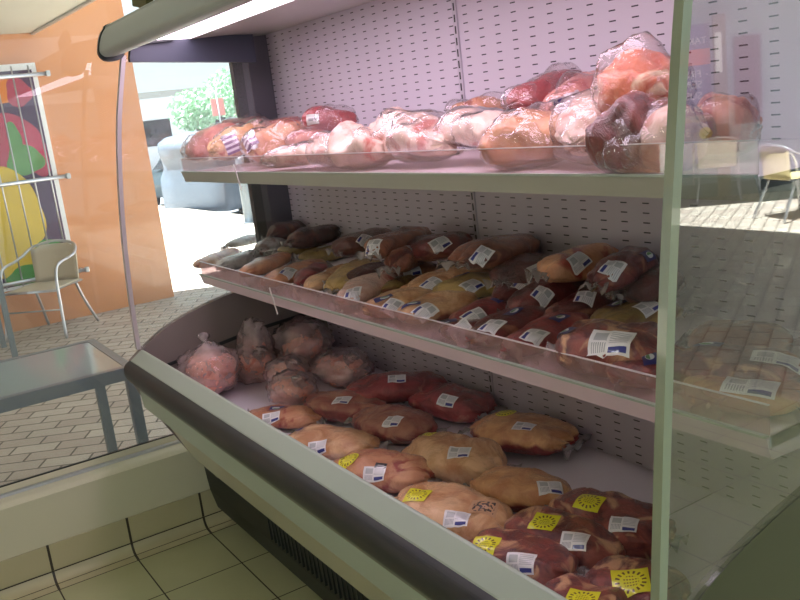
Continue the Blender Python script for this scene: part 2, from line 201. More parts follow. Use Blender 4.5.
MEAT={
 'red':meat_mat('meat_red',rgb(120,30,40),rgb(165,62,66),rgb(190,120,105),patch=.25),
 'redtan':meat_mat('meat_redtan',rgb(110,30,38),rgb(150,55,55),rgb(200,150,120),cap=(rgb(185,125,100),rgb(150,70,65)),patch=.35),
 'orange':meat_mat('meat_orange',rgb(190,120,85),rgb(215,155,115),rgb(160,60,45),patch=.45),
 'tan':meat_mat('meat_tan',rgb(205,155,118),rgb(222,180,145),rgb(170,80,62),cap=(rgb(196,134,86),rgb(238,192,148)),patch=.5),
 'cap':meat_mat('meat_cap',rgb(110,25,32),rgb(150,48,50),rgb(190,110,90),cap=(rgb(194,126,78),rgb(230,176,124)),patch=.2),
 'rib':meat_mat('meat_rib',rgb(88,20,26),rgb(150,66,56),rgb(214,160,122),patch=.5,scale=20),
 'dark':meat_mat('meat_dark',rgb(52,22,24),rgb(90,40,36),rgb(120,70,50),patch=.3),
 'maroon':meat_mat('meat_maroon',rgb(82,24,30),rgb(125,45,45),rgb(160,100,75),patch=.35),
 'brown':meat_mat('meat_brown',rgb(120,66,48),rgb(160,98,72),rgb(95,40,34),patch=.4),
 'yellow':meat_mat('meat_yellow',rgb(190,160,90),rgb(205,170,110),rgb(200,150,95),patch=.4),
 'gold':meat_mat('meat_gold',rgb(130,105,55),rgb(170,140,80),rgb(110,60,38),patch=.45),
 'silver':meat_mat('meat_silver',rgb(150,145,140),rgb(205,200,200),rgb(130,90,80),patch=.3),
 'pink':meat_mat('meat_pink',rgb(190,110,100),rgb(215,150,135),rgb(150,50,55),patch=.45),
 'pale':meat_mat('meat_pale',rgb(215,170,155),rgb(235,205,190),rgb(185,90,75),patch=.4,wr=.8),
 'marble':meat_mat('meat_marble',rgb(190,85,60),rgb(215,120,85),rgb(235,200,170),patch=.55,scale=22),
}
M={}
M['wrap']=glass_mat('cling_wrap',tint=(.99,.975,.98,1),refl=2.2,rough=.12,diffuse=.07,dcol=(.9,.82,.86,1),bump=.8,bscale=45)
M['film']=glass_mat('clear_film',tint=(.97,.95,.96,1),refl=1.0,rough=.2,diffuse=.3,dcol=(.9,.85,.86,1),bump=.6,bscale=60)
M['bag']=glass_mat('bag_film',tint=(.99,.97,.97,1),refl=2.0,rough=.2,diffuse=.34,dcol=(1,.84,.88,1),bump=.5,bscale=40)
M['chicken']=meat_mat('chicken',rgb(236,150,130),rgb(240,182,165),rgb(226,120,85),patch=.35,scale=18)
M['panelgrey']=simple('case_grey',rgb(158,170,158),.38,.0,.03)
M['face']=simple('canopy_face',rgb(164,172,170),.42,.0,.04)
M['capdark']=simple('dark_cap',rgb(40,44,44),.4)
M['taupe']=simple('end_panel_taupe',rgb(128,116,112),.5)
M['rubber']=simple('bumper_rubber',rgb(30,34,38),.5,coat=.08)
M['cream']=simple('cream_panel',rgb(200,197,174),.3,noise_amt=.03,coat=.4)
M['olive']=simple('olive_band',rgb(88,84,58),.3,coat=.4)
M['oliver']=simple('end_panel_olive',rgb(70,72,52),.4)
M['kick']=simple('kick_black',rgb(34,36,32),.5)
M['white']=simple('shelf_white',rgb(232,226,232),.35,noise_amt=.02)
M['deck']=simple('deck_white',rgb(228,220,232),.25,noise_amt=.02,coat=.3)
M['rail']=simple('rail_beige',rgb(176,174,166),.4,noise_amt=.03)
M['railpink']=simple('rail_pinkish',rgb(214,190,198),.4,noise_amt=.03)
M['pillar']=simple('pillar_grey',rgb(92,90,98),.5)
M['framebar']=simple('frame_bar_slate',rgb(58,62,76),.5)
M['pillardark']=simple('pillar_dark',rgb(34,40,42),.4)
M['trimgrey']=simple('trim_grey',rgb(190,178,182),.45,.0)
M['trimgreen']=simple('post_green',rgb(146,156,136),.3,.0,coat=.5)
M['steel']=simple('brushed_steel',rgb(190,190,192),.3,.9)
M['alu']=simple('aluminium',rgb(196,198,202),.28,.85)
M['frame']=simple('table_frame',rgb(112,122,130),.4,.3)
M['glass']=glass_mat('case_glass',tint=(.97,.985,.985,1),refl=1.0,diffuse=.03,dcol=(.9,.95,.96,1))
M['glassr']=glass_mat('end_glass',tint=(.82,.84,.83,1),refl=2.9)
M['winglass']=glass_mat('window_glass',tint=(.98,.985,.985,1),refl=1.0,diffuse=.035,dcol=(.92,.94,.95,1))
M['acryl']=glass_mat('clear_lip',tint=(.90,.84,.85,1),refl=1.5,diffuse=.12,dcol=(.85,.72,.74,1))
M['acrylp']=glass_mat('clear_lip_pink',tint=(.86,.72,.74,1),refl=1.6,diffuse=.26,dcol=(.88,.62,.66,1),bump=.5,bscale=50)  # pink tint painted in for the pink reflections along the lip
M['tubelight']=emit('canopy_tube',(1,.80,.97,1),7.5)
M['shoplight']=emit('shop_tube',(1,.97,.88,1),28)
M['plastic']=simple('ticket_plastic',rgb(215,205,208),.3)
def perf_mat():
    m,nt,out=new_mat('slotted_panel')
    p=princ(nt,out,Roughness=.45)
    tc=N(nt,'ShaderNodeTexCoord'); s=N(nt,'ShaderNodeSeparateXYZ'); nt.links.new(tc.outputs['Object'],s.inputs[0])
    fx=mth(nt,'FRACT',mth(nt,'DIVIDE',mth(nt,'ADD',s.outputs[0],10-.0125),.066)); fz=mth(nt,'FRACT',mth(nt,'DIVIDE',s.outputs[2],.0224))
    a=mth(nt,'LESS_THAN',mth(nt,'ABSOLUTE',mth(nt,'SUBTRACT',fx,.5)),.15)
    b=mth(nt,'LESS_THAN',mth(nt,'ABSOLUTE',mth(nt,'SUBTRACT',fz,.5)),.068)
    ab=mth(nt,'MULTIPLY',a,b)
    mx=N(nt,'ShaderNodeMix',data_type='RGBA'); mx.inputs[6].default_value=rgb(205,196,208); mx.inputs[7].default_value=rgb(48,42,52)
    nt.links.new(ab,mx.inputs[0]); nt.links.new(mx.outputs[2],p.inputs['Base Color']); return m
M['perf']=perf_mat()
def dash_mat():
    m,nt,out=new_mat('slotted_upright'); p=princ(nt,out,Roughness=.4)
    tc=N(nt,'ShaderNodeTexCoord'); s=N(nt,'ShaderNodeSeparateXYZ'); nt.links.new(tc.outputs['Object'],s.inputs[0])
    fz=mth(nt,'FRACT',mth(nt,'DIVIDE',s.outputs[2],.0305))
    b=mth(nt,'LESS_THAN',mth(nt,'ABSOLUTE',mth(nt,'SUBTRACT',fz,.5)),.33)
    a=mth(nt,'LESS_THAN',mth(nt,'ABSOLUTE',s.outputs[0]),.0032)
    mx=N(nt,'ShaderNodeMix',data_type='RGBA'); mx.inputs[6].default_value=rgb(190,182,194); mx.inputs[7].default_value=rgb(8,8,10)
    nt.links.new(mth(nt,'MULTIPLY',a,b),mx.inputs[0]); nt.links.new(mx.outputs[2],p.inputs['Base Color']); return m
M['dash']=dash_mat()
def tile_mat():
    m,nt,out=new_mat('floor_tiles'); p=princ(nt,out,Roughness=.5); p.inputs['Specular IOR Level'].default_value=.5
    tc=N(nt,'ShaderNodeTexCoord'); s=N(nt,'ShaderNodeSeparateXYZ'); nt.links.new(tc.outputs['Object'],s.inputs[0])
    def line(o,off,pitch,w):
        f=mth(nt,'FRACT',mth(nt,'DIVIDE',mth(nt,'ADD',o,30*pitch-off),pitch))
        return mth(nt,'GREATER_THAN',mth(nt,'ABSOLUTE',mth(nt,'SUBTRACT',f,.5)),.5-w/2/pitch)
    lx=line(s.outputs[0],.093,.308,.005); ly=line(s.outputs[1],.154,.288,.005)
    g=mth(nt,'MAXIMUM',lx,ly)
    nz=N(nt,'ShaderNodeTexNoise'); nz.inputs['Scale'].default_value=5; nz.inputs['Detail'].default_value=6; nt.links.new(tc.outputs['Object'],nz.inputs['Vector'])
    t=N(nt,'ShaderNodeMix',data_type='RGBA'); t.inputs[6].default_value=rgb(168,168,128); t.inputs[7].default_value=rgb(184,184,146); nt.links.new(nz.outputs[0],t.inputs[0])
    mx=N(nt,'ShaderNodeMix',data_type='RGBA'); nt.links.new(t.outputs[2],mx.inputs[6]); mx.inputs[7].default_value=rgb(58,52,38)
    nt.links.new(g,mx.inputs[0]); nt.links.new(mx.outputs[2],p.inputs['Base Color'])
    rr=mth(nt,'MULTIPLY_ADD',g,.3,.45); nt.links.new(rr,p.inputs['Roughness']); return m
M['tiles']=tile_mat()
def skirt_mat(c1,c2,gr,name,off=.154):
    m,nt,out=new_mat(name); p=princ(nt,out,Roughness=.3)
    tc=N(nt,'ShaderNodeTexCoord'); s=N(nt,'ShaderNodeSeparateXYZ'); nt.links.new(tc.outputs['Object'],s.inputs[0])
    f=mth(nt,'FRACT',mth(nt,'DIVIDE',mth(nt,'ADD',s.outputs[1],30*.288-off),.288))
    g=mth(nt,'GREATER_THAN',mth(nt,'ABSOLUTE',mth(nt,'SUBTRACT',f,.5)),.5-.0045/.288)
    nz=N(nt,'ShaderNodeTexNoise'); nz.inputs['Scale'].default_value=4; nt.links.new(tc.outputs['Object'],nz.inputs['Vector'])
    t=N(nt,'ShaderNodeMix',data_type='RGBA'); t.inputs[6].default_value=c1; t.inputs[7].default_value=c2; nt.links.new(nz.outputs[0],t.inputs[0])
    mx=N(nt,'ShaderNodeMix',data_type='RGBA'); nt.links.new(t.outputs[2],mx.inputs[6]); mx.inputs[7].default_value=gr
    nt.links.new(g,mx.inputs[0]); nt.links.new(mx.outputs[2],p.inputs['Base Color']); return m
M['skirt']=skirt_mat(rgb(176,168,132),rgb(188,180,146),rgb(50,42,30),'skirting_tiles')
M['groutdark']=simple('grout',rgb(62,56,40),.8)
M['wallpaint']=simple('white_wall_paint',rgb(206,202,176),.5,noise_amt=.02)
M['ceil']=simple('ceiling_paint',rgb(225,222,205),.7)
def paving_mat():
    m,nt,out=new_mat('brick_paving'); p=princ(nt,out,Roughness=.6)
    tc=N(nt,'ShaderNodeTexCoord'); mp=N(nt,'ShaderNodeMapping'); mp.inputs['Rotation'].default_value=(0,0,math.radians(-60)); nt.links.new(tc.outputs['Object'],mp.inputs[0])
    br=N(nt,'ShaderNodeTexBrick'); br.inputs['Scale'].default_value=1; br.inputs['Brick Width'].default_value=.24; br.inputs['Row Height'].default_value=.12; br.inputs['Mortar Size'].default_value=.006
    br.inputs['Color1'].default_value=rgb(206,196,180); br.inputs['Color2'].default_value=rgb(184,168,154); br.inputs['Mortar'].default_value=rgb(92,82,72); br.inputs['Bias'].default_value=-.1
    nt.links.new(mp.outputs[0],br.inputs['Vector'])
    nz=N(nt,'ShaderNodeTexNoise'); nz.inputs['Scale'].default_value=3; nz.inputs['Detail'].default_value=8; nt.links.new(tc.outputs['Object'],nz.inputs['Vector'])
    mx=N(nt,'ShaderNodeMix',data_type='RGBA',blend_type='MULTIPLY'); mx.inputs[0].default_value=.35; nt.links.new(br.outputs[0],mx.inputs[6]); nt.links.new(nz.outputs[0],mx.inputs[7])
    nt.links.new(mx.outputs[2],p.inputs['Base Color'])
    bp=N(nt,'ShaderNodeBump'); bp.inputs['Strength'].default_value=.3; bp.inputs['Distance'].default_value=.004; bp.invert=True; nt.links.new(br.outputs[1],bp.inputs['Height']); nt.links.new(bp.outputs[0],p.inputs['Normal'])
    return m
M['paving']=paving_mat()
M['orange']=simple('orange_render',rgb(208,140,92),.3,noise_amt=.05,nscale=2,coat=.5)
M['soffit']=simple('soffit_paint',rgb(196,192,176),.7)
M['asphalt']=simple('asphalt',rgb(110,112,116),.9,noise_amt=.2,nscale=30)
M['wicker']=simple('cream_wicker',rgb(226,206,150),.7,noise_amt=.18,nscale=90)
M['wickerw']=simple('beige_wicker',rgb(196,184,160),.7,noise_amt=.2,nscale=90)
M['bluewall']=simple('blue_grey_wall',rgb(148,168,178),.6)
M['signblue']=simple('sign_navy',rgb(70,74,140),.4)
M['signred']=simple('sign_red',rgb(226,92,64),.4)
M['signwhite']=simple('sign_white',rgb(238,238,240),.5)
M['signyel']=simple('sign_yellow',rgb(224,214,70),.5)
M['posterdark']=simple('poster_dark',rgb(96,68,78),.3)
M['bronze']=simple('door_post_brown',rgb(128,116,102),.4)
def label_mat(name,kind):
    m,nt,out=new_mat(name); p=princ(nt,out,Roughness=.35); p.inputs['Coat Weight'].default_value=.5
    uv=N(nt,'ShaderNodeUVMap'); s=N(nt,'ShaderNodeSeparateXYZ'); nt.links.new(uv.outputs[0],s.inputs[0]); U,V=s.outputs[0],s.outputs[1]
    def box(x0,x1,y0,y1):
        r=mth(nt,'MULTIPLY',mth(nt,'GREATER_THAN',U,x0),mth(nt,'LESS_THAN',U,x1))
        r=mth(nt,'MULTIPLY',r,mth(nt,'GREATER_THAN',V,y0)); return mth(nt,'MULTIPLY',r,mth(nt,'LESS_THAN',V,y1))
    def over(base,mask,col):
        mx=N(nt,'ShaderNodeMix',data_type='RGBA'); nt.links.new(mask,mx.inputs[0])
        if isinstance(base,tuple): mx.inputs[6].default_value=base
        else: nt.links.new(base,mx.inputs[6])
        mx.inputs[7].default_value=col; return mx.outputs[2]
    if kind=='label':
        c=over(rgb(236,232,236),box(.5,.93,.08,.26),rgb(52,58,140))
        c=over(c,box(.1,.42,.5,.86),rgb(182,182,188))
        rows=mth(nt,'GREATER_THAN',mth(nt,'FRACT',mth(nt,'MULTIPLY',V,11.0)),.55)
        c=over(c,mth(nt,'MULTIPLY',box(.48,.92,.38,.9),rows),rgb(190,188,196))
        bars=mth(nt,'GREATER_THAN',mth(nt,'FRACT',mth(nt,'MULTIPLY',U,19.0)),.5)
        c=over(c,mth(nt,'MULTIPLY',box(.08,.42,.12,.42),bars),rgb(172,168,180))
    elif kind=='tag':
        x=mth(nt,'DIVIDE',mth(nt,'SUBTRACT',U,.42),.26); y=mth(nt,'DIVIDE',mth(nt,'SUBTRACT',V,.5),.3)
        r=mth(nt,'ADD',mth(nt,'MULTIPLY',x,x),mth(nt,'MULTIPLY',y,y))
        c=over(rgb(42,44,112),mth(nt,'LESS_THAN',r,1.0),rgb(222,226,232))
        c=over(c,mth(nt,'MULTIPLY',mth(nt,'LESS_THAN',r,.7),mth(nt,'LESS_THAN',V,.5)),rgb(92,150,96))
    elif kind=='yellow':
        x=mth(nt,'SUBTRACT',U,.5); y=mth(nt,'SUBTRACT',V,.5)
        r=mth(nt,'SQRT',mth(nt,'ADD',mth(nt,'MULTIPLY',x,x),mth(nt,'MULTIPLY',y,y)))
        an=mth(nt,'ARCTAN2',y,x)
        ray=mth(nt,'LESS_THAN',mth(nt,'FRACT',mth(nt,'MULTIPLY',an,16/6.2832)),.42)
        ring=mth(nt,'MULTIPLY',mth(nt,'GREATER_THAN',r,.30),mth(nt,'LESS_THAN',r,.42))
        c=over(rgb(232,226,48),mth(nt,'MULTIPLY',ray,ring),rgb(96,70,20))
        rw=mth(nt,'LESS_THAN',mth(nt,'FRACT',mth(nt,'MULTIPLY',V,9.0)),.4)
        ck=mth(nt,'LESS_THAN',mth(nt,'FRACT',mth(nt,'MULTIPLY',U,13.0)),.6)
        c=over(c,mth(nt,'MULTIPLY',mth(nt,'MULTIPLY',rw,ck),mth(nt,'LESS_THAN',r,.22)),rgb(140,112,30))
    elif kind=='print':
        n=N(nt,'ShaderNodeTexNoise'); n.inputs['Scale'].default_value=9; n.inputs['Detail'].default_value=0; nt.links.new(uv.outputs[0],n.inputs['Vector'])
        c=over(rgb(205,160,125),mth(nt,'MULTIPLY',mth(nt,'GREATER_THAN',n.outputs[0],.52),box(.1,.9,.15,.85)),rgb(60,45,48))
    elif kind=='stripe':
        b=mth(nt,'GREATER_THAN',mth(nt,'FRACT',mth(nt,'MULTIPLY',V,4.0)),.5)
        c=over(rgb(226,216,226),b,rgb(130,90,130))
    elif kind=='band':
        c=over(rgb(222,214,222),box(.62,.96,.1,.3),rgb(60,60,130))
        n=N(nt,'ShaderNodeTexNoise'); n.inputs['Scale'].default_value=22; nt.links.new(uv.outputs[0],n.inputs['Vector'])
        c=over(c,mth(nt,'MULTIPLY',mth(nt,'GREATER_THAN',n.outputs[0],.56),box(.08,.9,.4,.9)),rgb(110,104,150))
    elif kind=='slabel':
        c=over(rgb(190,188,186),box(.2,.8,.3,.6),rgb(140,136,140))
    else:
        c=over(rgb(40,38,44),box(.2,.8,.4,.6),rgb(130,126,130))
    nt.links.new(c,p.inputs['Base Color']); return m
LAB={k:label_mat('print_'+k,k) for k in('label','tag','yellow','print','stripe','band','slabel','black')}
# ------------------------------------------------------------ mesh helpers
def link(name,bm,mat,parent=None,smooth=False):
    me=bpy.data.meshes.new(name); bm.normal_update(); bm.to_mesh(me); bm.free()
    if smooth:
        for f in me.polygons: f.use_smooth=True
    o=bpy.data.objects.new(name,me); COL.objects.link(o)
    for mm in (mat if isinstance(mat,(list,tuple)) else [mat]): me.materials.append(mm)
    if parent is not None: o.parent=parent
    return o
def empty(name,loc,label,cat,group=None,rz=0):
    o=bpy.data.objects.new(name,None); COL.objects.link(o); o.location=loc; o.rotation_euler=(0,0,rz); o.empty_display_size=.05
    return tag(o,label,cat,group)
def tag(o,label,cat,group=None):
    o['label']=label; o['category']=cat
    if group: o['group']=group
    return o
def struct(o,label=None):
    o['kind']='structure'
    if label: o['label']=label
    return o
def box(bm,x0,x1,y0,y1,z0,z1,bev=0):
    r=bmesh.ops.create_cube(bm,size=1); vs=r['verts']
    bmesh.ops.scale(bm,vec=(abs(x1-x0),abs(y1-y0),abs(z1-z0)),verts=vs)
    bmesh.ops.translate(bm,vec=((x0+x1)/2,(y0+y1)/2,(z0+z1)/2),verts=vs)
    if bev:
        es=list({e for v in vs for e in v.link_edges}); bmesh.ops.bevel(bm,geom=es,offset=bev,segments=2,affect='EDGES',profile=.6)
def bx(name,x0,x1,y0,y1,z0,z1,mat,parent=None,bev=0):
    bm=bmesh.new(); box(bm,x0,x1,y0,y1,z0,z1,bev); return link(name,bm,mat,parent)
def prism_x(bm,prof,x0,x1):   # closed (y,z) profile extruded along x
    a=[bm.verts.new((x0,y,z)) for y,z in prof]; b=[bm.verts.new((x1,y,z)) for y,z in prof]; n=len(prof)
    for i in range(n): bm.faces.new((a[i],a[(i+1)%n],b[(i+1)%n],b[i]))
    bm.faces.new(a[::-1]); bm.faces.new(b)
    bmesh.ops.recalc_face_normals(bm,faces=bm.faces[:])
def px(name,prof,x0,x1,mat,parent=None,smooth=False):
    bm=bmesh.new(); prism_x(bm,prof,x0,x1); return link(name,bm,mat,parent,smooth)
def strip_prof(pts,t):    # thin closed section following a (y,z) path
    out=[];inn=[]
    for i,p in enumerate(pts):
        a=pts[max(0,i-1)];b=pts[min(len(pts)-1,i+1)]; dx,dz=b[0]-a[0],b[1]-a[1]; l=math.hypot(dx,dz) or 1
        out.append(p); inn.append((p[0]-dz/l*t,p[1]+dx/l*t))
    return out+inn[::-1]
def smoothpath(pts,n=6):
    res=[]
    P=[pts[0]]+list(pts)+[pts[-1]]
    for i in range(1,len(P)-2):
        for k in range(n):
            t=k/n; q=[]
            for d in range(len(pts[0])):
                a,b,c,e=P[i-1][d],P[i][d],P[i+1][d],P[i+2][d]
                q.append(.5*((2*b)+(-a+c)*t+(2*a-5*b+4*c-e)*t*t+(-a+3*b-3*c+e)*t**3))
            res.append(tuple(q))
    res.append(tuple(pts[-1])); return res
def tube(bm,pts,r,seg=10,caps=True):
    rings=[]; pts=[Vector(p) for p in pts]; up=Vector((0,0,1)); prev=None
    for i,p in enumerate(pts):
        t=(pts[min(i+1,len(pts)-1)]-pts[max(i-1,0)]).normalized()
        if prev is None:
            n=t.cross(up)
            if n.length<.01: n=t.cross(Vector((1,0,0)))
            n.normalize()
        else:
            n=prev-t*prev.dot(t); n.normalize()
        prev=n; b=t.cross(n)
        rr=r[i] if isinstance(r,(list,tuple)) else r
        rings.append([bm.verts.new(p+(n*math.cos(a)+b*math.sin(a))*rr) for a in [2*PI*k/seg for k in range(seg)]])
    for i in range(len(rings)-1):
        for k in range(seg): bm.faces.new((rings[i][k],rings[i][(k+1)%seg],rings[i+1][(k+1)%seg],rings[i+1][k]))
    if caps: bm.faces.new(rings[0][::-1]); bm.faces.new(rings[-1])
def tb(name,pts,r,mat,parent=None,seg=10):
    bm=bmesh.new(); tube(bm,pts,r,seg); return link(name,bm,mat,parent,True)
# ------------------------------------------------------------ setting: shop
YB=.775   # outer face of the case back
bm=bmesh.new(); box(bm,.02,9.0,-4.2,1.0,-.06,0); box(bm,2.36,9.0,1.0001,2.7,-.06,0)
fl=struct(link('floor',bm,M['tiles']),'beige green glazed tile floor with dark grout lines')
# low wall under the shop window, with sill
W0=-.14
prof=[(W0,0),(W0,.345),(-.10,.352),(-.095,.372),(-.083,.372),(-.078,.352),(-.03,.346),(.0,.345),(.008,.341),(.02,.329),(.02,.0)]
bm=bmesh.new()
a=[bm.verts.new((x,-4.2,z)) for x,z in prof]; b=[bm.verts.new((x,2.0,z)) for x,z in prof]
for i in range(len(prof)): bm.faces.new((a[i],a[(i+1)%len(prof)],b[(i+1)%len(prof)],b[i]))
bm.faces.new(a[::-1]); bm.faces.new(b); bmesh.ops.recalc_face_normals(bm,faces=bm.faces[:])
struct(link('wall_left',bm,M['wallpaint']),'low cream wall with rounded sill under the shop window')
bm=bmesh.new(); box(bm,-.0945,-.0835,-4.2,2.0,.370,.376); struct(link('trim_1',bm,M['kick']))
bm=bmesh.new(); box(bm,-.062,-.040,-4.2,2.0,.347,.357,.002); struct(link('trim_2',bm,M['alu']))
# skirting tiles and cove
bm=bmesh.new(); box(bm,.0205,.028,-4.2,1.0,.047,.148,.0015); struct(link('baseboard_left',bm,M['skirt']),'skirting tiles on the low wall')
bm=bmesh.new()
cove=[(.0285,.046),(.031,.030),(.040,.015),(.056,.005),(.092,.0008)]
va=[[bm.verts.new((x,y,z)) for x,z in cove] for y in(-4.2,1.0)]
for i in range(len(cove)-1): bm.faces.new((va[0][i],va[0][i+1],va[1][i+1],va[1][i]))
va2=[bm.verts.new((.0205,y,z)) for y in(-4.2,1.0) for z in(.0,.0)]
struct(link('trim_3',bm,M['skirt'],None,True))
bm=bmesh.new(); box(bm,.0285,.0305,-4.2,1.0,.044,.0475); struct(link('trim_4',bm,M['groutdark']))
bm=bmesh.new(); box(bm,.0545,.057,-4.2,1.0,.0045,.0062); struct(link('trim_5',bm,M['groutdark']))
# window pane over the low wall
bm=bmesh.new(); box(bm,-.092,-.086,-4.2,1.99,.376,2.58); struct(link('window_1',bm,M['winglass']),'large clear shop window pane over the low wall')
bm=bmesh.new(); box(bm,-.12,-.06,-4.2,2.0,2.58,2.9); struct(link('trim_6',bm,M['alu']))
bm=bmesh.new(); box(bm,-.16,9.0,-4.2,1.0,2.9,3.0); box(bm,2.36,9.0,1.0001,2.7,2.9,3.0); struct(link('ceiling',bm,M['ceil']),'plain shop ceiling')
bm=bmesh.new(); box(bm,.6,2.35,.86,1.0,0,2.9); struct(link('wall_back',bm,M['wallpaint']),'plain wall behind the display case')
bm=bmesh.new(); box(bm,-.16,9.0,-4.35,-4.2,0,2.9); struct(link('wall_front',bm,M['wallpaint']),'plain wall behind the viewer')
# shop ceiling lights
for i,(x,y) in enumerate(((1.4,-1.9),(4.4,-1.9))):
    t=empty('ceiling_light',(x,y,2.9),['twin tube ceiling light over the shop floor, nearest the window','twin tube ceiling light over the shop floor, further from the window','twin tube ceiling light beside the end of the display case'][i],'ceiling light','shop ceiling lights')
    bx('housing',-.62,.62,-.09,.09,-.05,0,M['white'],t,.004)
    for s in(-.045,.045):
        tb('light_tube',[(-.58,s,-.062),(.58,s,-.062)],.013,M['shoplight'],t)
# ------------------------------------------------------------ display case
XL,XR=.187,2.50
case=empty('refrigerated_display_case',(XL,0,0),'open fronted refrigerated meat display case with lit canopy, two shelves and sloping cream front','display case')
def P(o):  # parent keeping world coordinates
    o.parent=case; o.matrix_parent_inverse=Matrix.Translation(-Vector(case.location)); return o
def cx_(name,prof,x0,x1,mat,smooth=False): return P(px(name,prof,x0,x1,mat,None,smooth))
def cb(name,*a,bev=0): return P(bx(name,*a,None,bev))
# canopy: rounded section
can=smoothpath([(.132,1.846),(.124,1.830),(.103,1.810),(.062,1.806),(.043,1.820),(.044,1.842),(.056,1.874),(.072,1.895),(.100,1.911),(.30,1.935),(.72,1.96)],4)
can+= [(.745,1.96),(.745,1.90),(.30,1.885),(.145,1.87)]
cx_('canopy',can,XL+.012,XR,M['face'])
sc=lambda k:[(.09+(y-.09)*k,1.85+(z-1.85)*k) for y,z in smoothpath([(.134,1.838),(.124,1.816),(.103,1.797),(.060,1.795),(.040,1.814),(.041,1.84),(.053,1.874),(.069,1.895),(.098,1.912),(.30,1.938)],4)]
capp=sc(1.03)+[(.30,1.845)]
cx_('canopy_end_cap',capp,XL-.004,XL+.012,M['capdark'])
# lamp: bright strip inside the canopy
cx_('canopy_lamp',[(.146,1.851),(.146,1.862),(.355,1.862),(.358,1.849)],XL+.0,XR-.03,M['tubelight'])
cx_('canopy_underside',[(.359,1.847),(.362,1.864),(.735,1.876),(.735,1.862)],-.0,XR,M['rail'])
cx_('lamp_housing',[(.134,1.848),(.134,1.868),(.142,1.868),(.142,1.848)],XL+.013,XR,M['face'])
# back panel modules
XM=1.224
bp=cb('back_panel',.001,XM-.006,.736,.76,.60,1.90,M['perf']); bp2=cb('back_panel',XM+.006,XR+.05,.736,.76,.60,1.90,M['perf'])
cb('back_casing',XL-.03,XR+.05,.7605,.80,.0,1.97,M['panelgrey'])
bm=bmesh.new(); box(bm,-.009,.009,.7315,.737,.62,1.86); up=link('upright',bm,M['dash']); up.location=(XM,0,0); up.parent=case; up.matrix_parent_inverse=Matrix.Translation(-Vector(case.location))
# deck
cb('deck',XL,XR-.0045,.004,.736,.575,.61,M['deck'])
cb('deck_joint',2.012,2.0145,.03,.73,.6101,.6112,M['rail'])
cb('deck_joint',.86,.8625,.03,.73,.6101,.6112,M['rail'])
# front of the case
cx_('top_rim',[(.004,.60),(.004,.806),(.0,.808),(-.006,.807),(-.044,.781),(-.05,.772),(-.04,.72),(-.03,.60)],XL,XR+.0115,M['panelgrey'])
bmp=smoothpath([(-.046,.778),(-.062,.770),(-.071,.757),(-.073,.738),(-.068,.716),(-.058,.700)],4)
cx_('bumper',bmp+[(-.045,.70),(-.04,.77)],XL-.012,XR+.0115,M['rubber'],False)
cx_('recess_band',[(-.056,.700),(-.014,.632),(.0,.632),(-.03,.70)],XL,XR+.0115,M['olive'])
cx_('front_panel',[(-.016,.634),(.0,.60),(.112,.362),(.123,.344),(.135,.344),(.13,.38),(.02,.62)],XL,XR+.0115,M['cream'])
kp=[(.135,.344),(.20,.33),(.267,.0),(.30,.0),(.30,.36)]
cx_('kick_plate',[(.165,.343),(.19,.26),(.199,.15),(.217,.068),(.262,.0),(.30,0),(.30,.343)],.032,XR+.0115,M['kick'])
bm=bmesh.new(); x=XL+.45
while x<XR:
    box(bm,x,x+.005,.1885,.1985,.17,.255); x+=.03
ob=link('vent_ribs',bm,M['capdark']); ob.parent=case; ob.matrix_parent_inverse=Matrix.Translation(-Vector(case.location))
cb('body',XL-.0,XR-.0045,.302,.758,.0,.57,M['kick'])
# end panels
curve=smoothpath([(-.002,.806),(.10,.866),(.232,.908),(.375,.936),(.50,.945),(.735,.95)],5)
endp=curve+[(.76,.95),(.76,.0),(.29,.0),(.15,.35),(.124,.345),(-.012,.60),(-.052,.70),(-.045,.775)]
cx_('end_panel',endp,XL-.034,XL-.002,M['taupe'])
cx_('end_panel',endp,XR-.004,XR+.011,M['oliver'])
cx_('end_panel_groove',[(.015,.728),(.41,.782),(.70,.80),(.70,.788),(.41,.768),(.015,.716)],XL-.002,XL+.001,M['capdark'])
# end frames: top bar and rear pillar (left)
cx_('end_frame',[(.142,1.800),(.142,1.787),(.60,1.752),(.60,1.85),(.16,1.86)],XL-.03,XL-.004,M['framebar'])
cx_('end_pillar',[(.575,.945),(.615,.945),(.615,1.93),(.575,1.93)],-.02,.012,M['pillardark'])
cx_('end_pillar',[(.6155,.945),(.765,.945),(.765,1.93),(.6155,1.93)],-.02,.0,M['pillar'])
trimL=smoothpath([(.118,1.812),(.064,1.602),(.030,1.404),(.006,1.201),(-.009,.992),(-.016,.81)],5)
gl=[(y+.010,z) for y,z in trimL]
cx_('end_glass',gl[::1]+curve[1:-1]+[(.57,.946),(.57,1.753),(.14,1.785)],XL-.020,XL-.014,M['glass'])
cx_('glass_trim',strip_prof(trimL,.014),XL-.028,XL-.006,M['trimgrey'])
trimR=smoothpath([(.142,1.80),(.100,1.64),(.062,1.40),(.044,1.27),(.024,1.10),(.002,.90),(-.008,.805)],5)
cx_('glass_trim',strip_prof(trimR,.015),XR-.002,XR+.0125,M['trimgreen'])
gr=[(y+.0155,z) for y,z in trimR]
cx_('end_glass',gr+[c for c in curve if c[0]>.03]+[(.735,1.78),(.16,1.80)],XR+.003,XR+.010,M['glassr'])
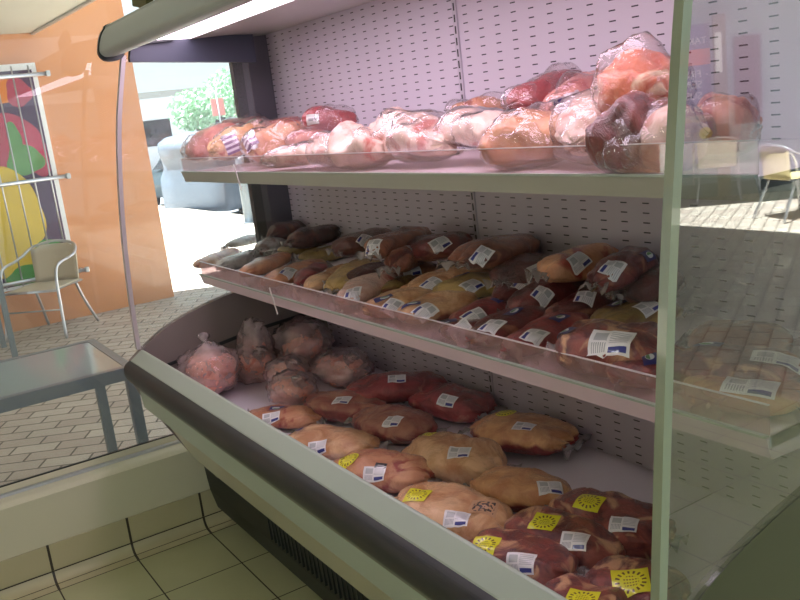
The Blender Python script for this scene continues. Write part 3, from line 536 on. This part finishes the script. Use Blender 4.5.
# shelves
def shelf(z,y0,lipmat,railmat,xr):
    s=cb('shelf',XL,xr,y0+.006,.735,z-.018,z,M['white'])
    def sub(name,prof,x0,x1,mat):
        o=px(name,prof,x0,x1,mat); o.parent=s; return o
    sub('price_rail',[(y0-.002,z+.001),(y0+.008,z-.033),(y0+.012,z-.033),(y0+.004,z+.001)],XL-.003,xr,railmat)
    sub('rail_edge',[(y0-.004,z+.004),(y0-.004,z+.0),(y0+.005,z+.0),(y0+.005,z+.004)],XL-.004,xr,M['panelgrey'])
    sub('lip',[(y0+.004,z+.003),(y0+.004,z+.048),(y0+.008,z+.048),(y0+.008,z+.003)],XL+.002,xr,lipmat)
    sub('lip_edge',[(y0+.0035,z+.048),(y0+.0035,z+.0495),(y0+.0085,z+.0495),(y0+.0085,z+.048)],XL+.002,xr,M['plastic'])
    for xx in(XL,xr-.003):
        sub('bracket',[(y0+.01,z-.036),(y0+.01,z),(.735,z),(.735,z-.055)],xx,xx+.003,railmat)
    return s
s1=shelf(1.398,.252,M['acryl'],M['rail'],XR-.01)
s2=shelf(1.027,.255,M['acrylp'],M['railpink'],XR-.005)
# ticket holders hanging off the rails
for i,(x,z,lab) in enumerate(((.70,1.398,'small white plastic ticket clip hanging off the top shelf rail'),(.83,1.027,'small white plastic ticket clip hanging off the middle shelf rail'))):
    bm=bmesh.new(); box(bm,-.004,.004,-.002,0,-.055,.03,.001); bmesh.ops.rotate(bm,verts=bm.verts,cent=(0,0,0),matrix=Matrix.Rotation(math.radians(-22),3,'Y'))
    o=link('ticket_clip',bm,M['plastic']); o.location=(x,.2475,z-.0); tag(o,lab,'shelf clip')
# ------------------------------------------------------------ packs
def se(v,e): return math.copysign(abs(v)**e,v)
def pack_mesh(L,W,H,lump,seed,style,nu=46,nv=38):
    boxy = style in('rib',)
    e=3.6 if boxy else (3.1 if L<.24 else 2.5)
    bm=bmesh.new(); rings=[]
    a,b,c=L/2,W/2,H/2
    off=Vector((seed*3.7,seed*1.3,seed*.7))
    sk=(noise.noise(off)*.25)
    for i in range(nu+1):
        u=-math.cos(PI*i/nu); u=max(-.999,min(.999,u))
        t=(1-abs(u)**e)**(1/2.1)
        tw=max(t,.0)
        ring=[]
        for k in range(nv):
            v=2*PI*k/nv
            y=b*tw**.85*se(math.cos(v),.85 if not boxy else .62)*(1+sk*u)
            z=c*tw*se(math.sin(v),.9 if not boxy else .68)
            if z<0: z*=.92
            p=Vector((a*u,y,z))
            n=noise.noise(p*13+off)*.16*H*lump+noise.noise(p*34+off)*.05*H*lump
            n-=(.5-min(.5,abs(noise.noise(Vector((p.x*22,p.y*40,p.z*30))+off))*2.2))**2*.16*H*(.5+abs(u))
            edge=abs(u)**4
            n+=edge*noise.noise(Vector((v*2.2,u,seed)))*.10*H + edge*.02*W*math.sin(v*7+seed)
            d=Vector((p.x*.3,p.y,p.z*1.4))
            if d.length>1e-6: d.normalize()
            if z<-.5*c: n*=.3
            ring.append(bm.verts.new(p+d*n))
        rings.append(ring)
    for i in range(nu):
        for k in range(nv): bm.faces.new((rings[i][k],rings[i][(k+1)%nv],rings[i+1][(k+1)%nv],rings[i+1][k]))
    bm.faces.new(rings[0][::-1]); bm.faces.new(rings[-1])
    bmesh.ops.recalc_face_normals(bm,faces=bm.faces[:])
    return bm
DEC={'label':(.056,.042,'label','label'),'label_big':(.078,.056,'label','label'),'slabel':(.042,.030,'slabel','label'),
 'yellow':(.055,.052,'yellow','price_sticker'),'yellow_big':(.066,.064,'yellow','price_sticker'),'yellow_edge':(.05,.03,'yellow','price_sticker'),'round':(.058,.058,'yellow','price_sticker'),
 'tag':(.048,.026,'tag','brand_tag'),'black':(.03,.018,'black','brand_tag'),'print':(.06,.045,'print','ink_stamp'),'stripe':(.05,.10,'stripe','printed_band'),'band':(.07,.045,'band','printed_band')}
CAM=Vector((3.21978,-.76517,1.55084))
def decal(root,bvh,d,L,W,H,mw):
    typ,hit,nrm,rot=d; w,h,mk,nm=DEC[typ]
    w=min(w,L*.5); h=min(h,W*.62)
    n=Vector(nrm).normalized()
    if abs(n.x)>.8: n=(n+Vector((0,0,.6))).normalized()
    t=Vector((1,0,0)); t=(t-n*t.dot(n)).normalized(); b=n.cross(t)
    R=Matrix.Rotation(math.radians(rot),3,n); t=R@t; b=R@b
    hit=Vector(hit); K=8; bm=bmesh.new(); uvl=bm.loops.layers.uv.new('UVMap'); g=[]
    cc=bvh.ray_cast(hit+n*.08,-n,.25)
    base=cc[0] if cc[0] is not None else hit
    for i in range(K+1):
        row=[]
        for j in range(K+1):
            u,v=i/K,j/K; du,dv=(u-.5),(v-.5)
            if typ=='round':
                m=max(abs(du),abs(dv)); l=math.hypot(du,dv)
                if l>1e-6: du,dv=du*m/l,dv*m/l
            q=base+t*(du*w)+b*(dv*h)
            r=bvh.ray_cast(q+n*.03,-n,.09)
            if r[0] is not None and (r[0]-q).length<.02: p=r[0]+n*.0024
            else: p=q+n*.0024-n*((du*du+dv*dv)*.02)
            row.append((bm.verts.new(p),(du+.5,dv+.5)))
        g.append(row)
    for i in range(K):
        for j in range(K):
            q=[g[i][j],g[i+1][j],g[i+1][j+1],g[i][j+1]]
            f=bm.faces.new([x[0] for x in q])
            for lp,x in zip(f.loops,q): lp[uvl].uv=x[1]
    o=link(nm,bm,LAB[mk],root,True)
    if typ=='round': o['label']='round yellow sticker'
    return o
def seam(root,L,W,H,s,seed):
    bm=bmesh.new(); K=9; g=[]
    for i in range(4):
        row=[]
        for j in range(K+1):
            v=j/K-.5; x=s*(L/2*.93+i*.0085); wy=W*(.34+.10*i)*v*2*.6
            z=math.sin(j*1.9+seed)*.0035*(i+.3)+noise.noise(Vector((i*.8,j*.9,seed)))*.006*i-.003*i
            row.append(bm.verts.new((x,wy,z)))
        g.append(row)
    for i in range(3):
        for j in range(K): bm.faces.new((g[i][j],g[i+1][j],g[i+1][j+1],g[i][j+1]))
    bm.normal_update(); bmesh.ops.solidify(bm,geom=bm.faces[:],thickness=.0012)
    return link('film_seam',bm,M['film'],root,True)
GR={'low':'wrapped meat on the lower deck','mid':'wrapped meat on the middle shelf','top':'wrapped meat on the top shelf'}
for idx,(lab,style,c,yaw,pit,L,W,H,decs,lump,row) in enumerate(PACKS):
    seed=idx+1
    bm=pack_mesh(L,W,H,lump,seed,style)
    o=link('meat_pack',bm,MEAT[style],None,True)
    o.location=c; o.rotation_euler=(0,-math.radians(pit),math.radians(yaw))
    tag(o,lab,'meat pack',GR[row])
    vs=[v.co.copy() for v in o.data.vertices]; fs=[tuple(p.vertices) for p in o.data.polygons]
    bvh=BVHTree.FromPolygons(vs,fs)
    for d in decs: decal(o,bvh,d,L,W,H,None)
    if lump<1.1 and L>.12 and row!='top':
        for s in(-1,1):
            e_=Vector(c)+Vector((math.cos(math.radians(yaw)),math.sin(math.radians(yaw)),0))*s*(L/2+.03)
            if e_.y>(.29 if row=='mid' else .05) and e_.y<.715: seam(o,L,W,H,s,seed)
    if row=='top':
        b2=pack_mesh(L*1.07,W*1.12,H*1.10,1.9,seed+.5,style)
        r_=link('film_wrap',b2,M['wrap'],o,True); r_['label']='crinkled clear wrap'
# ------------------------------------------------------------ chicken bags
def blob(bm,c,r,seed,sub=3,amp=.25,fr=2.2,ridge=0):
    res=bmesh.ops.create_icosphere(bm,subdivisions=sub,radius=1.0)
    for v in res['verts']:
        d=v.co.normalized(); k=1+noise.noise(d*fr+Vector((seed,seed*.3,0)))*amp
        if ridge: 
            k+=(abs(noise.noise(d*4.5+Vector((seed*2,0,seed))))-.2)*ridge*1.2+(abs(noise.noise(d*10+Vector((0,seed,seed))))-.2)*ridge*.7
        v.co=Vector((c[0]+d.x*r[0]*k,c[1]+d.y*r[1]*k,c[2]+d.z*r[2]*k))
    return res['verts']
for bi,(lab,c,w,h,kn) in enumerate(BAGS):
    rt=empty('chicken_bag',(c[0],c[1],c[2]-h/2),lab,'bag of chicken','bagged chicken on the lower deck')
    bm=bmesh.new(); vs=blob(bm,(0,0,h/2),(w*.54,w*.46,h*.52),bi*1.7+3,4,.2,1.6,ridge=.2)
    for v in vs:
        if v.co.z<.002: v.co.z=.002
    if kn:
        for v in vs:
            if v.co.z>h*.8: v.co.x*=1-(v.co.z-h*.8)/h*2.4; v.co.y*=1-(v.co.z-h*.8)/h*2.4
        tube(bm,[(0,0,h*.93),(.004,0,h*.99),(-.002,.002,h*1.03),(-.012,0,h*1.09),(-.02,.004,h*1.13)],[.03,.012,.007,.014,.024],10)
    else:
        tube(bm,[(w*.25,0,h*.80),(w*.32,.01,h*.9),(w*.36,.012,h*.98)],[.028,.010,.022],10)
    link('bag_film',bm,M['bag'],rt,True)
    r=random.Random(bi+5); n=10 if kn else 9
    for k in range(n):
        a=2*PI*k/n+r.random(); rr=w*.19*(.6+.5*r.random()); z=h*(.27 if k%2 else .52)+r.random()*h*.06
        bm=bmesh.new(); q=w*.19*(.85+.4*r.random()); blob(bm,(math.cos(a)*rr,math.sin(a)*rr*.9,z),(q*1.15,q,min(q*.9,h*.25)),k*3.1+bi,3,.4,1.5)
        link('chicken_portion',bm,M['chicken'],rt,True)
# ------------------------------------------------------------ outside
bm=bmesh.new()
for q in (((-5.0,-12),(.02,-12),(.02,4.85),(-5.0,4.85)),):
    pass
def slab(name,poly,z0,z1,mat):
    bm=bmesh.new(); a=[bm.verts.new((x,y,z0)) for x,y in poly]; b=[bm.verts.new((x,y,z1)) for x,y in poly]; n=len(poly)
    for i in range(n): bm.faces.new((a[i],a[(i+1)%n],b[(i+1)%n],b[i]))
    bm.faces.new(a[::-1]); bm.faces.new(b); bmesh.ops.recalc_face_normals(bm,faces=bm.faces[:]); return link(name,bm,mat)
struct(slab('paving',[(-40,-14),(.019,-14),(.019,1.001),(2.359,1.001),(2.359,2.701),(14,2.701),(14,14),(.0,14),(.0,4.85),(-40,4.85)],-.30,-.004,M['paving']),'brick paving of the walkway outside')
struct(slab('road',[(-60,4.851),(-.001,4.851),(-.001,40),(-60,40)],-.6,-.40,M['asphalt']),'sunlit street beyond the paving')
XO=-4.90
struct(slab('wall_orange',[(XO-.3,-8),(XO,-8),(XO,1.675),(XO-.3,1.675)],-.004,4.2,M['orange']),'orange rendered wall across the walkway')
# soffit over the walkway; its edge track
struct(slab('soffit',[(XO+.001,-8),(-.121,-8),(-.121,.99),(-3.2,.98),(XO+.001,.90)],2.48,2.60,M['soffit']),'beige soffit over the walkway')
struct(slab('trim_7',[(XO+.001,.86),(XO+.001,.885),(-3.2,.965),(-.16,.975),(-.16,.95),(-3.2,.94)],2.462,2.479,M['alu']))
# unseen roof slab added to shade the right hand walkway paving
struct(slab('shade_roof',[(1.8,-1.2),(14,-1.2),(14,4.95),(1.8,4.95)],4.4,4.5,M['soffit']),'unseen roof added to shade the covered walkway')
# poster with bars on the orange wall
pf=empty('barred_poster',(XO,.3,.37),'poster of bell peppers behind steel bars on the orange wall','poster')
def pp(name,y0,y1,z0,z1,d0,d1,mat,par=pf,bev=0):
    o=bx(name,d0,d1,y0-.3,y1-.3,z0-.37,z1-.37,mat,None,bev); o.parent=par; return o
pp('frame',-.6,.84,.36,2.235,.001,.03,M['signwhite'])
pp('backing',-.56,.80,.39,2.18,.0301,.036,simple('poster_purple',rgb(70,44,82),.4,noise_amt=.3,nscale=3))
def pepper(yc,zc,ry,rz,col,seed,d=.0363):
    bm=bmesh.new(); n=44; cv=bm.verts.new((d,yc-.3,zc-.37)); ring=[]
    for k in range(n):
        a=2*PI*k/n; r=1+.09*math.cos(3*a+seed)+.04*math.cos(5*a+seed*2)
        ring.append(bm.verts.new((d,yc-.3+ry*r*math.cos(a),zc-.37+rz*r*math.sin(a))))
    for v in ring+[cv]:
        v.co.y=max(-.86,min(.49,v.co.y)); v.co.z=max(.025,min(1.805,v.co.z))
    for k in range(n): bm.faces.new((cv,ring[k],ring[(k+1)%n]))
    bm.normal_update(); bmesh.ops.solidify(bm,geom=bm.faces[:],thickness=.002)
    o=link('pepper_print',bm,col); o.parent=pf; return o
R_=simple('pepper_red',rgb(176,50,84),.35,noise_amt=.4,nscale=4,coat=.4); Y_=simple('pepper_yellow',rgb(222,190,40),.35,noise_amt=.2,nscale=4,coat=.4); G_=simple('pepper_green',rgb(60,150,60),.35,noise_amt=.35,nscale=4,coat=.4); S_=simple('pepper_stem',rgb(96,150,90),.4,noise_amt=.25,nscale=9); O_=simple('pepper_orange',rgb(226,130,50),.4,noise_amt=.25,nscale=4)
pepper(.55,2.02,.22,.10,O_,1.2); pepper(.66,2.00,.10,.12,R_,.4,.0369)
pepper(.50,1.56,.30,.26,R_,2,.0372); pepper(.74,1.44,.09,.16,R_,.3,.0376); pepper(.60,1.44,.15,.13,S_,.9,.0384); pepper(.55,1.62,.055,.15,S_,.2,.0388)
pepper(.42,1.02,.24,.36,Y_,1.5,.0392); pepper(.30,.70,.3,.26,Y_,2.5,.0396); pepper(.66,.54,.16,.20,G_,.5,.0400); pepper(.45,.46,.2,.09,G_,1.5,.0404)
for z in(2.13,1.262,.43):
    o=tb('rail',[(.12,-.9,z-.37),(.12,.60,z-.37)],.018,M['alu'],pf)
    o=tb('wall_bracket',[(.0,.58,z-.37),(.12,.58,z-.37)],.012,M['alu'],pf)
    bx('end_knob',.10,.145,.59,.625,z-.37-.024,z-.37+.024,M['alu'],pf,.006)
for k in range(11):
    y=-.86+k*.132
    tb('bar',[(.12,y,.02),(.12,y,1.84)],.007,M['steel'],pf,8)
# bistro chairs
def chair(loc,rz,label,wick,group=None):
    t=empty('bistro_chair',loc,label,'chair',group,rz)
    # faces local -y
    t.scale=(1,1,.93)
    for s in(-1,1):
        tb('front_leg',smoothpath([(s*.27,-.26,.008),(s*.255,-.225,.30),(s*.25,-.20,.55),(s*.25,-.14,.645),(s*.25,.02,.67)],4),.0125,M['alu'],t)
        tb('rear_leg',smoothpath([(s*.24,.30,.008),(s*.21,.20,.25),(s*.20,.14,.42)],4),.0125,M['alu'],t)
    tb('back_bow',smoothpath([(-.25,.02,.67),(-.245,.14,.70),(-.19,.235,.765),(0,.275,.80),(.19,.235,.765),(.245,.14,.70),(.25,.02,.67)],5),.0125,M['alu'],t)
    bm=bmesh.new(); box(bm,-.215,.215,-.22,.19,.425,.445,.008); link('seat',bm,wick,t)
    tb('seat_rail',[(-.225,-.22,.43),(.225,-.22,.43),(.225,.19,.43),(-.225,.19,.43),(-.225,-.22,.43)],.011,M['alu'],t)
    bm=bmesh.new(); K=10; g=[]
    for i in range(K+1):
        a=(i/K-.5)*2; row=[]
        for j in range(7):
            f=j/6; row.append(bm.verts.new((a*(.20+.01*f),.185+.03*f+.045*(1-a*a),.43+f*(.345 if abs(a)<.8 else .32))))
        g.append(row)
    for i in range(K):
        for j in range(6): bm.faces.new((g[i][j],g[i+1][j],g[i+1][j+1],g[i][j+1]))
    bm.normal_update(); bmesh.ops.solidify(bm,geom=bm.faces[:],thickness=.012); link('backrest',bm,wick,t,True)
    tb('stretcher',[(-.255,-.225,.26),(.255,-.225,.26)],.007,M['alu'],t)
    return t
chair((-4.45,.48,0),math.radians(47),'aluminium bistro chair with beige woven back in front of the orange wall',M['wickerw'],'bistro chairs')
chair((6.95,7.02,0),math.radians(200),'sunlit bistro chair with cream woven seat, mirrored in the end glass',M['wicker'],'bistro chairs')
chair((8.50,7.86,0),math.radians(140),'dim bistro chair close to the blue grey wall, mirrored faintly beside the dark poster',M['wickerw'],'bistro chairs')
# table next to the far chair
def cafe_table(x0,x1,y0,y1,h,label,glasstop):
    t=empty('cafe_table',((x0+x1)/2,(y0+y1)/2,0),label,'table','cafe tables')
    a,b=(x1-x0)/2,(y1-y0)/2
    bm=bmesh.new()
    for (p,q,r,s) in((-a,a,-b,-b+.035),(-a,a,b-.035,b),(-a,-a+.035,-b+.035,b-.035),(a-.035,a,-b+.035,b-.035)): box(bm,p,q,r,s,h-.05,h)
    link('table_frame',bm,M['frame'],t)
    bx('glass_top' if glasstop else 'table_top',-a+.034,a-.034,-b+.034,b-.034,h-.012,h-.002,glasstop or M['frame'],t)
    for sx in(-1,1):
        for sy in(-1,1):
            cx,cy=sx*(a-.0205),sy*(b-.0205); bx('leg',cx-.02,cx+.02,cy-.02,cy+.02,0,h-.05,M['frame'],t)
    return t
frost=glass_mat('frosted_table_glass',tint=(.75,.85,.84,1),refl=1.2,rough=.08,diffuse=.85,dcol=(.66,.78,.76,1))
cafe_table(-.80,-.15,-.75,.045,.672,'low grey framed table with greenish glass top just outside the window',frost)
cafe_table(-4.35,-3.75,-.50,.08,.70,'grey metal framed table beside the bistro chair by the orange wall',None)
# bollard, cars, trees, far building, street sign
bo=empty('bollard',(-9.5,4.45,0),'grey steel post standing at the pavement edge','bollard')
bm=bmesh.new(); tube(bm,[(0,0,0),(0,0,.99),(0,0,1.03)],[.09,.09,.06],20); link('post',bm,M['frame'],bo,True)
bm=bmesh.new(); tube(bm,[(0,0,0),(0,0,.015)],.13,20); link('base_plate',bm,M['frame'],bo)
CG=simple('car_glass',rgb(30,36,42),.2,coat=.3); TY=simple('tyre',rgb(36,38,44),.8); HL=simple('headlight',rgb(225,230,235),.15,.4)
def car(loc,rz,label,paint,van):
    t=empty('car',loc,label,'car','parked cars',rz); L=4.3;Wd=.85
    side=[(-2.1,.30),(-2.14,.62),(-2.05,.80),(-1.15,.95),(-.45,1.42),(.95,1.45),(1.75,1.0),(2.1,.92),(2.14,.45),(2.08,.28)] if not van else [(-2.1,.28),(-2.16,.6),(-2.1,.95),(-1.5,1.1),(-1.05,1.75),(1.9,1.8),(2.1,1.2),(2.15,.4),(2.1,.28)]
    prof=smoothpath([(y,z) for y,z in side],4); bm=bmesh.new(); rows=[]
    for i,k in enumerate((-1,-.94,-.5,0,.5,.94,1)):
        inset=.10 if abs(k)==1 else 0
        rows.append([bm.verts.new((x*(1-inset*.25),k*Wd*(1-(.14 if z>1.0 else 0)),max(.26,z-inset*.5*(z>.9)) )) for x,z in prof])
    n=len(prof)
    for r in range(len(rows)-1):
        for i in range(n): bm.faces.new((rows[r][i],rows[r][(i+1)%n],rows[r+1][(i+1)%n],rows[r+1][i]))
    bm.faces.new(rows[0]); bm.faces.new(rows[-1][::-1]); bmesh.ops.recalc_face_normals(bm,faces=bm.faces[:])
    link('body',bm,paint,t,True)
    for sx in(-1.35,1.35):
        for sy in(-1,1):
            bm=bmesh.new(); tube(bm,[(sx,sy*(Wd-.17),.31),(sx,sy*(Wd+.012),.31)],.31,24); wh=link('wheel',bm,TY,t)
            bm=bmesh.new(); tube(bm,[(sx,sy*(Wd+.005),.31),(sx,sy*(Wd+.028),.31)],.20,20)
            link('hubcap',bm,M['alu'],wh)
    top=1.38 if not van else 1.68
    for sy in(-1,1):
        bm=bmesh.new(); q=[(-.9 if not van else -1.1,1.0 if not van else 1.15),(-.42 if not van else -.85,top-.03),(.9,top-.02),(1.4,1.03 if not van else 1.2)]
        v=[bm.verts.new((x,sy*(Wd*(.865 if z>1.02 else .99)+.006),z)) for x,z in q]; bm.faces.new(v); bm.normal_update(); bmesh.ops.solidify(bm,geom=bm.faces[:],thickness=.006); link('side_window',bm,CG,t)
    for sy in(-.6,.6): bx('headlight',-2.16,-2.08,sy-.15,sy+.15,.60,.72,HL,t,.02)
    bx('grille',-2.165,-2.10,-.38,.38,.42,.54,TY,t,.01)
    bx('number_plate',-2.18,-2.16,-.24,.24,.44,.54,M['signwhite'],t)
    return t
car((-18.4,7.0,-.40),math.radians(14),'silver green parked car, farther one behind the white car',simple('car_silver',rgb(44,58,64),.35,.0,coat=.2),False)
car((-14.6,6.9,-.40),math.radians(-62),'white parked car with its front towards the shop beside the steel post',simple('car_white',rgb(88,98,110),.4,coat=.2),True)
def tree(loc,h,r,label,col,seed):
    t=empty('tree',loc,label,'tree','street trees'); tb('trunk',[(0,0,0),(.05,0,h*.4),(0,.05,h*.7)],[.12,.09,.05],M['bronze'],t)
    rd=random.Random(seed); bm=bmesh.new()
    for k in range(1500):
        a=rd.uniform(0,2*PI); zz=rd.uniform(-1,1); q=rd.random()**.4; rr=math.sqrt(1-zz*zz)*r*q
        c=Vector((math.cos(a)*rr,math.sin(a)*rr,h*.72+zz*q*r*.8))
        n=Vector((rd.uniform(-1,1),rd.uniform(-1,1),rd.uniform(-.3,1))).normalized(); u=n.orthogonal().normalized()*.11; v=n.cross(u)
        bm.faces.new([bm.verts.new(c-u),bm.verts.new(c-v*.5),bm.verts.new(c+u),bm.verts.new(c+v*.5)])
    link('foliage',bm,col,t)
LF=simple('leaves',rgb(165,198,165),.7,noise_amt=.2,nscale=2)  # pale leaf green has the overexposed daylight put into its colour
tree((-32,12.0,-.4),3.6,1.1,'small hazy green tree across the street, left of the two',LF,3)
tree((-34,14.6,-.4),4.4,1.4,'taller hazy green tree across the street near the dark pillar',LF,8)
bu=empty('far_building',(-46,20,-.4),'pale low building with flat roof across the street','building')
bx('wall',-4,4,-9,9,0,3.6,M['signwhite'],bu); bx('roof',-4.4,4.4,-9.4,9.4,3.6,3.9,M['rail'],bu)
for k in range(5): bx('window',4.0,4.05,-7.6+k*3.4,-5.8+k*3.4,1.2,2.5,CG,bu)
sg=empty('street_sign',(-24.5,10.1,-.4),'small red street sign on a thin pole seen through the end glass','street sign')
tb('pole',[(0,0,0),(0,0,3.0)],.03,M['alu'],sg); bx('sign_plate',-.02,.0,-.22,.22,2.2,2.75,simple('overexposed_red',rgb(228,150,140),.6),sg,.004)  # sign red lightened so its colour carries the overexposure
# wall, signs and posters to the right, seen mirrored in the end glass
P0=Vector((9.55,7.25,0)); dr=Vector((-.74,.69,0)).normalized(); nr=Vector((dr.y,-dr.x,0)); 
if nr.dot(Vector((-1,-1,0)))<0: nr=-nr
ang=math.atan2(-dr.y,-dr.x)   # local +x runs from image-far end so that text reads from the shop
def wallpart(name,s0,s1,z0,z1,d0,d1,mat,parent=None):
    bm=bmesh.new()
    co_=[]
    for d in(d0,d1):
        for s,z in((s0,z0),(s1,z0),(s1,z1),(s0,z1)): co_.append(bm.verts.new(P0+dr*s+nr*d+Vector((0,0,z))))
    for f in((0,1,2,3),(7,6,5,4),(0,4,5,1),(1,5,6,2),(2,6,7,3),(3,7,4,0)): bm.faces.new([co_[i] for i in f])
    bmesh.ops.recalc_face_normals(bm,faces=bm.faces[:])
    return link(name,bm,mat,parent)
struct(wallpart('wall_blue',-3.5,5.0,-.004,3.4,-.2,0,M['bluewall']),'blue grey shop wall across the walkway to the right')
struct(wallpart('trim_8',-3.5,5.0,-.004,.16,0,.03,M['frame']))
def S(pt): return (Vector((pt[0],pt[1],0))-P0).dot(dr)
def text(body,s,z,size,mat,parent,d=.016,sx=1):
    cu=bpy.data.curves.new('lettering','FONT'); cu.body=body; cu.size=size; cu.extrude=.002; cu.align_x='LEFT'
    tmp=bpy.data.objects.new('tmp',cu); COL.objects.link(tmp); dg=bpy.context.evaluated_depsgraph_get()
    me=bpy.data.meshes.new_from_object(tmp.evaluated_get(dg)); bpy.data.objects.remove(tmp)
    # letters run so that they read correctly when facing the wall
    xd=(-nr).cross(Vector((0,0,1))).normalized()
    for v in me.vertices:
        p=P0+dr*s+nr*(d+v.co.z)+xd*(v.co.x*sx)+Vector((0,0,z+v.co.y)); v.co=p
    o=bpy.data.objects.new('lettering',me); COL.objects.link(o); me.materials.clear(); me.materials.append(mat); o.parent=parent
    return o
struct(wallpart('shade_awning',-3.5,5.0,2.62,2.72,.0,1.6,M['soffit']),'unseen awning added to shade the blue grey wall')  # awning added only to keep the sun off this wall
sA=S((8.98,7.88)); sB=S((8.76,8.10)); sgn=empty('shop_sign',(0,0,0),'navy menu sign with white words and a red band, mirrored in the end glass','sign')
xd=(-nr).cross(Vector((0,0,1))).normalized(); rightwards=xd.dot(dr)  # reading direction along the wall
s0,s1=sB+.02, sB-.62
wallpart('sign_board',min(s0,s1),max(s0,s1),.98,2.02,.001,.014,M['signblue'],sgn)
wallpart('red_band',min(s0,s1),max(s0,s1),1.56,1.74,.0141,.016,M['signred'],sgn)
st=s0-.03 if rightwards<0 else s1+.03
text('TAKE-AWAY',st,1.80,.11,M['signwhite'],sgn); text('- FRESH',st,1.42,.12,M['signwhite'],sgn); text('  SEAFOOD',st,1.30,.12,M['signwhite'],sgn)
text('- SUSHI',st,1.17,.12,M['signwhite'],sgn); text('- BURGERS',st,1.02,.12,M['signwhite'],sgn)
sg2=empty('window_poster',(0,0,0),'pale blue poster with white figures and a round yellow sticker below the menu sign','poster')
wallpart('poster_board',min(s0,s1),max(s0,s1),.34,.90,.001,.012,simple('poster_blue',rgb(120,140,190),.5,noise_amt=.35,nscale=9),sg2)
text('33.',st-.22 if rightwards<0 else st+.22,.74,.13,M['signwhite'],sg2,.013)
bm=bmesh.new(); cc=P0+dr*(s0-.08)+Vector((0,0,.76)); tube(bm,[cc+nr*.013,cc+nr*.017],.075,24); link('round_sticker',bm,M['signyel'],sg2)
dp=empty('door_post_column',(0,0,0),'brown grey door post beside the mirrored menu sign','post'); wallpart('column',s0+.03,s0+.17,.0,2.1,.0305,.12,M['bronze'],dp); wallpart('white_panel',s0+.05,s0+.12,1.45,1.9,.121,.128,M['signwhite'],dp)  # small panel on the post is plain white
q0,q1=S((8.56,8.30)),S((8.36,8.50)); pd=empty('dark_poster',(0,0,0),'tall dark plum poster on the blue grey wall','poster'); wallpart('poster_sheet',q0,q1,.84,1.82,.012,.018,M['posterdark'],pd); wallpart('poster_frame',q0-.015,q1+.015,.825,1.835,.001,.0115,M['frame'],pd)
# card scrap on top of the canopy
bm=bmesh.new(); box(bm,-.09,.05,-.012,.012,0,.05,.004); bmesh.ops.rotate(bm,verts=bm.verts,cent=(0,0,0),matrix=Matrix.Rotation(math.radians(12),3,'Y'))
o=link('card_scrap',bm,simple('olive_card',rgb(84,84,40),.6)); o.location=(.47,.13,1.918); tag(o,'small olive brown card end sticking up on top of the canopy','card')

# ------------------------------------------------------------ camera, light, world
cam=bpy.data.cameras.new('camera'); co=bpy.data.objects.new('camera',cam); COL.objects.link(co); scene.camera=co
cam.sensor_width=36; cam.lens=871.2985/800*36; cam.clip_start=.05; cam.clip_end=300
Rr=Vector((0.5392331749482234,0.8341025334533694,-0.1161918530789899)); Uu=Vector((-0.12481254858053654,0.2155990047747633,0.9684724553940411)); Ff=Vector((-0.8328561765107406,0.5077302756649464,-0.22036459883817006))
mw=Matrix((( Rr.x,Uu.x,-Ff.x,3.21977639),(Rr.y,Uu.y,-Ff.y,-.76517409),(Rr.z,Uu.z,-Ff.z,1.55084018),(0,0,0,1)))
co.matrix_world=mw
sun=bpy.data.lights.new('sun','SUN'); sun.energy=42; sun.angle=.01; sun.color=(.93,.99,1)
so=bpy.data.objects.new('sun',sun); COL.objects.link(so)
sd=Vector((-.15,-.28,.93)).normalized(); so.rotation_euler=sd.to_track_quat('Z','Y').to_euler(); so.location=(-5,-5,20)
w=bpy.data.worlds.new('sky'); scene.world=w; w.use_nodes=True; nt=w.node_tree; nt.nodes.clear()
bg=nt.nodes.new('ShaderNodeBackground'); wo=nt.nodes.new('ShaderNodeOutputWorld'); bg.inputs[0].default_value=(.80,.93,1,1); bg.inputs[1].default_value=1.5
nt.links.new(bg.outputs[0],wo.inputs[0])
vs=scene.view_settings; scene.display_settings.display_device='sRGB'; vs.view_transform='Standard'; vs.look='None'; vs.exposure=0.0; vs.gamma=1; vs.use_curve_mapping=False
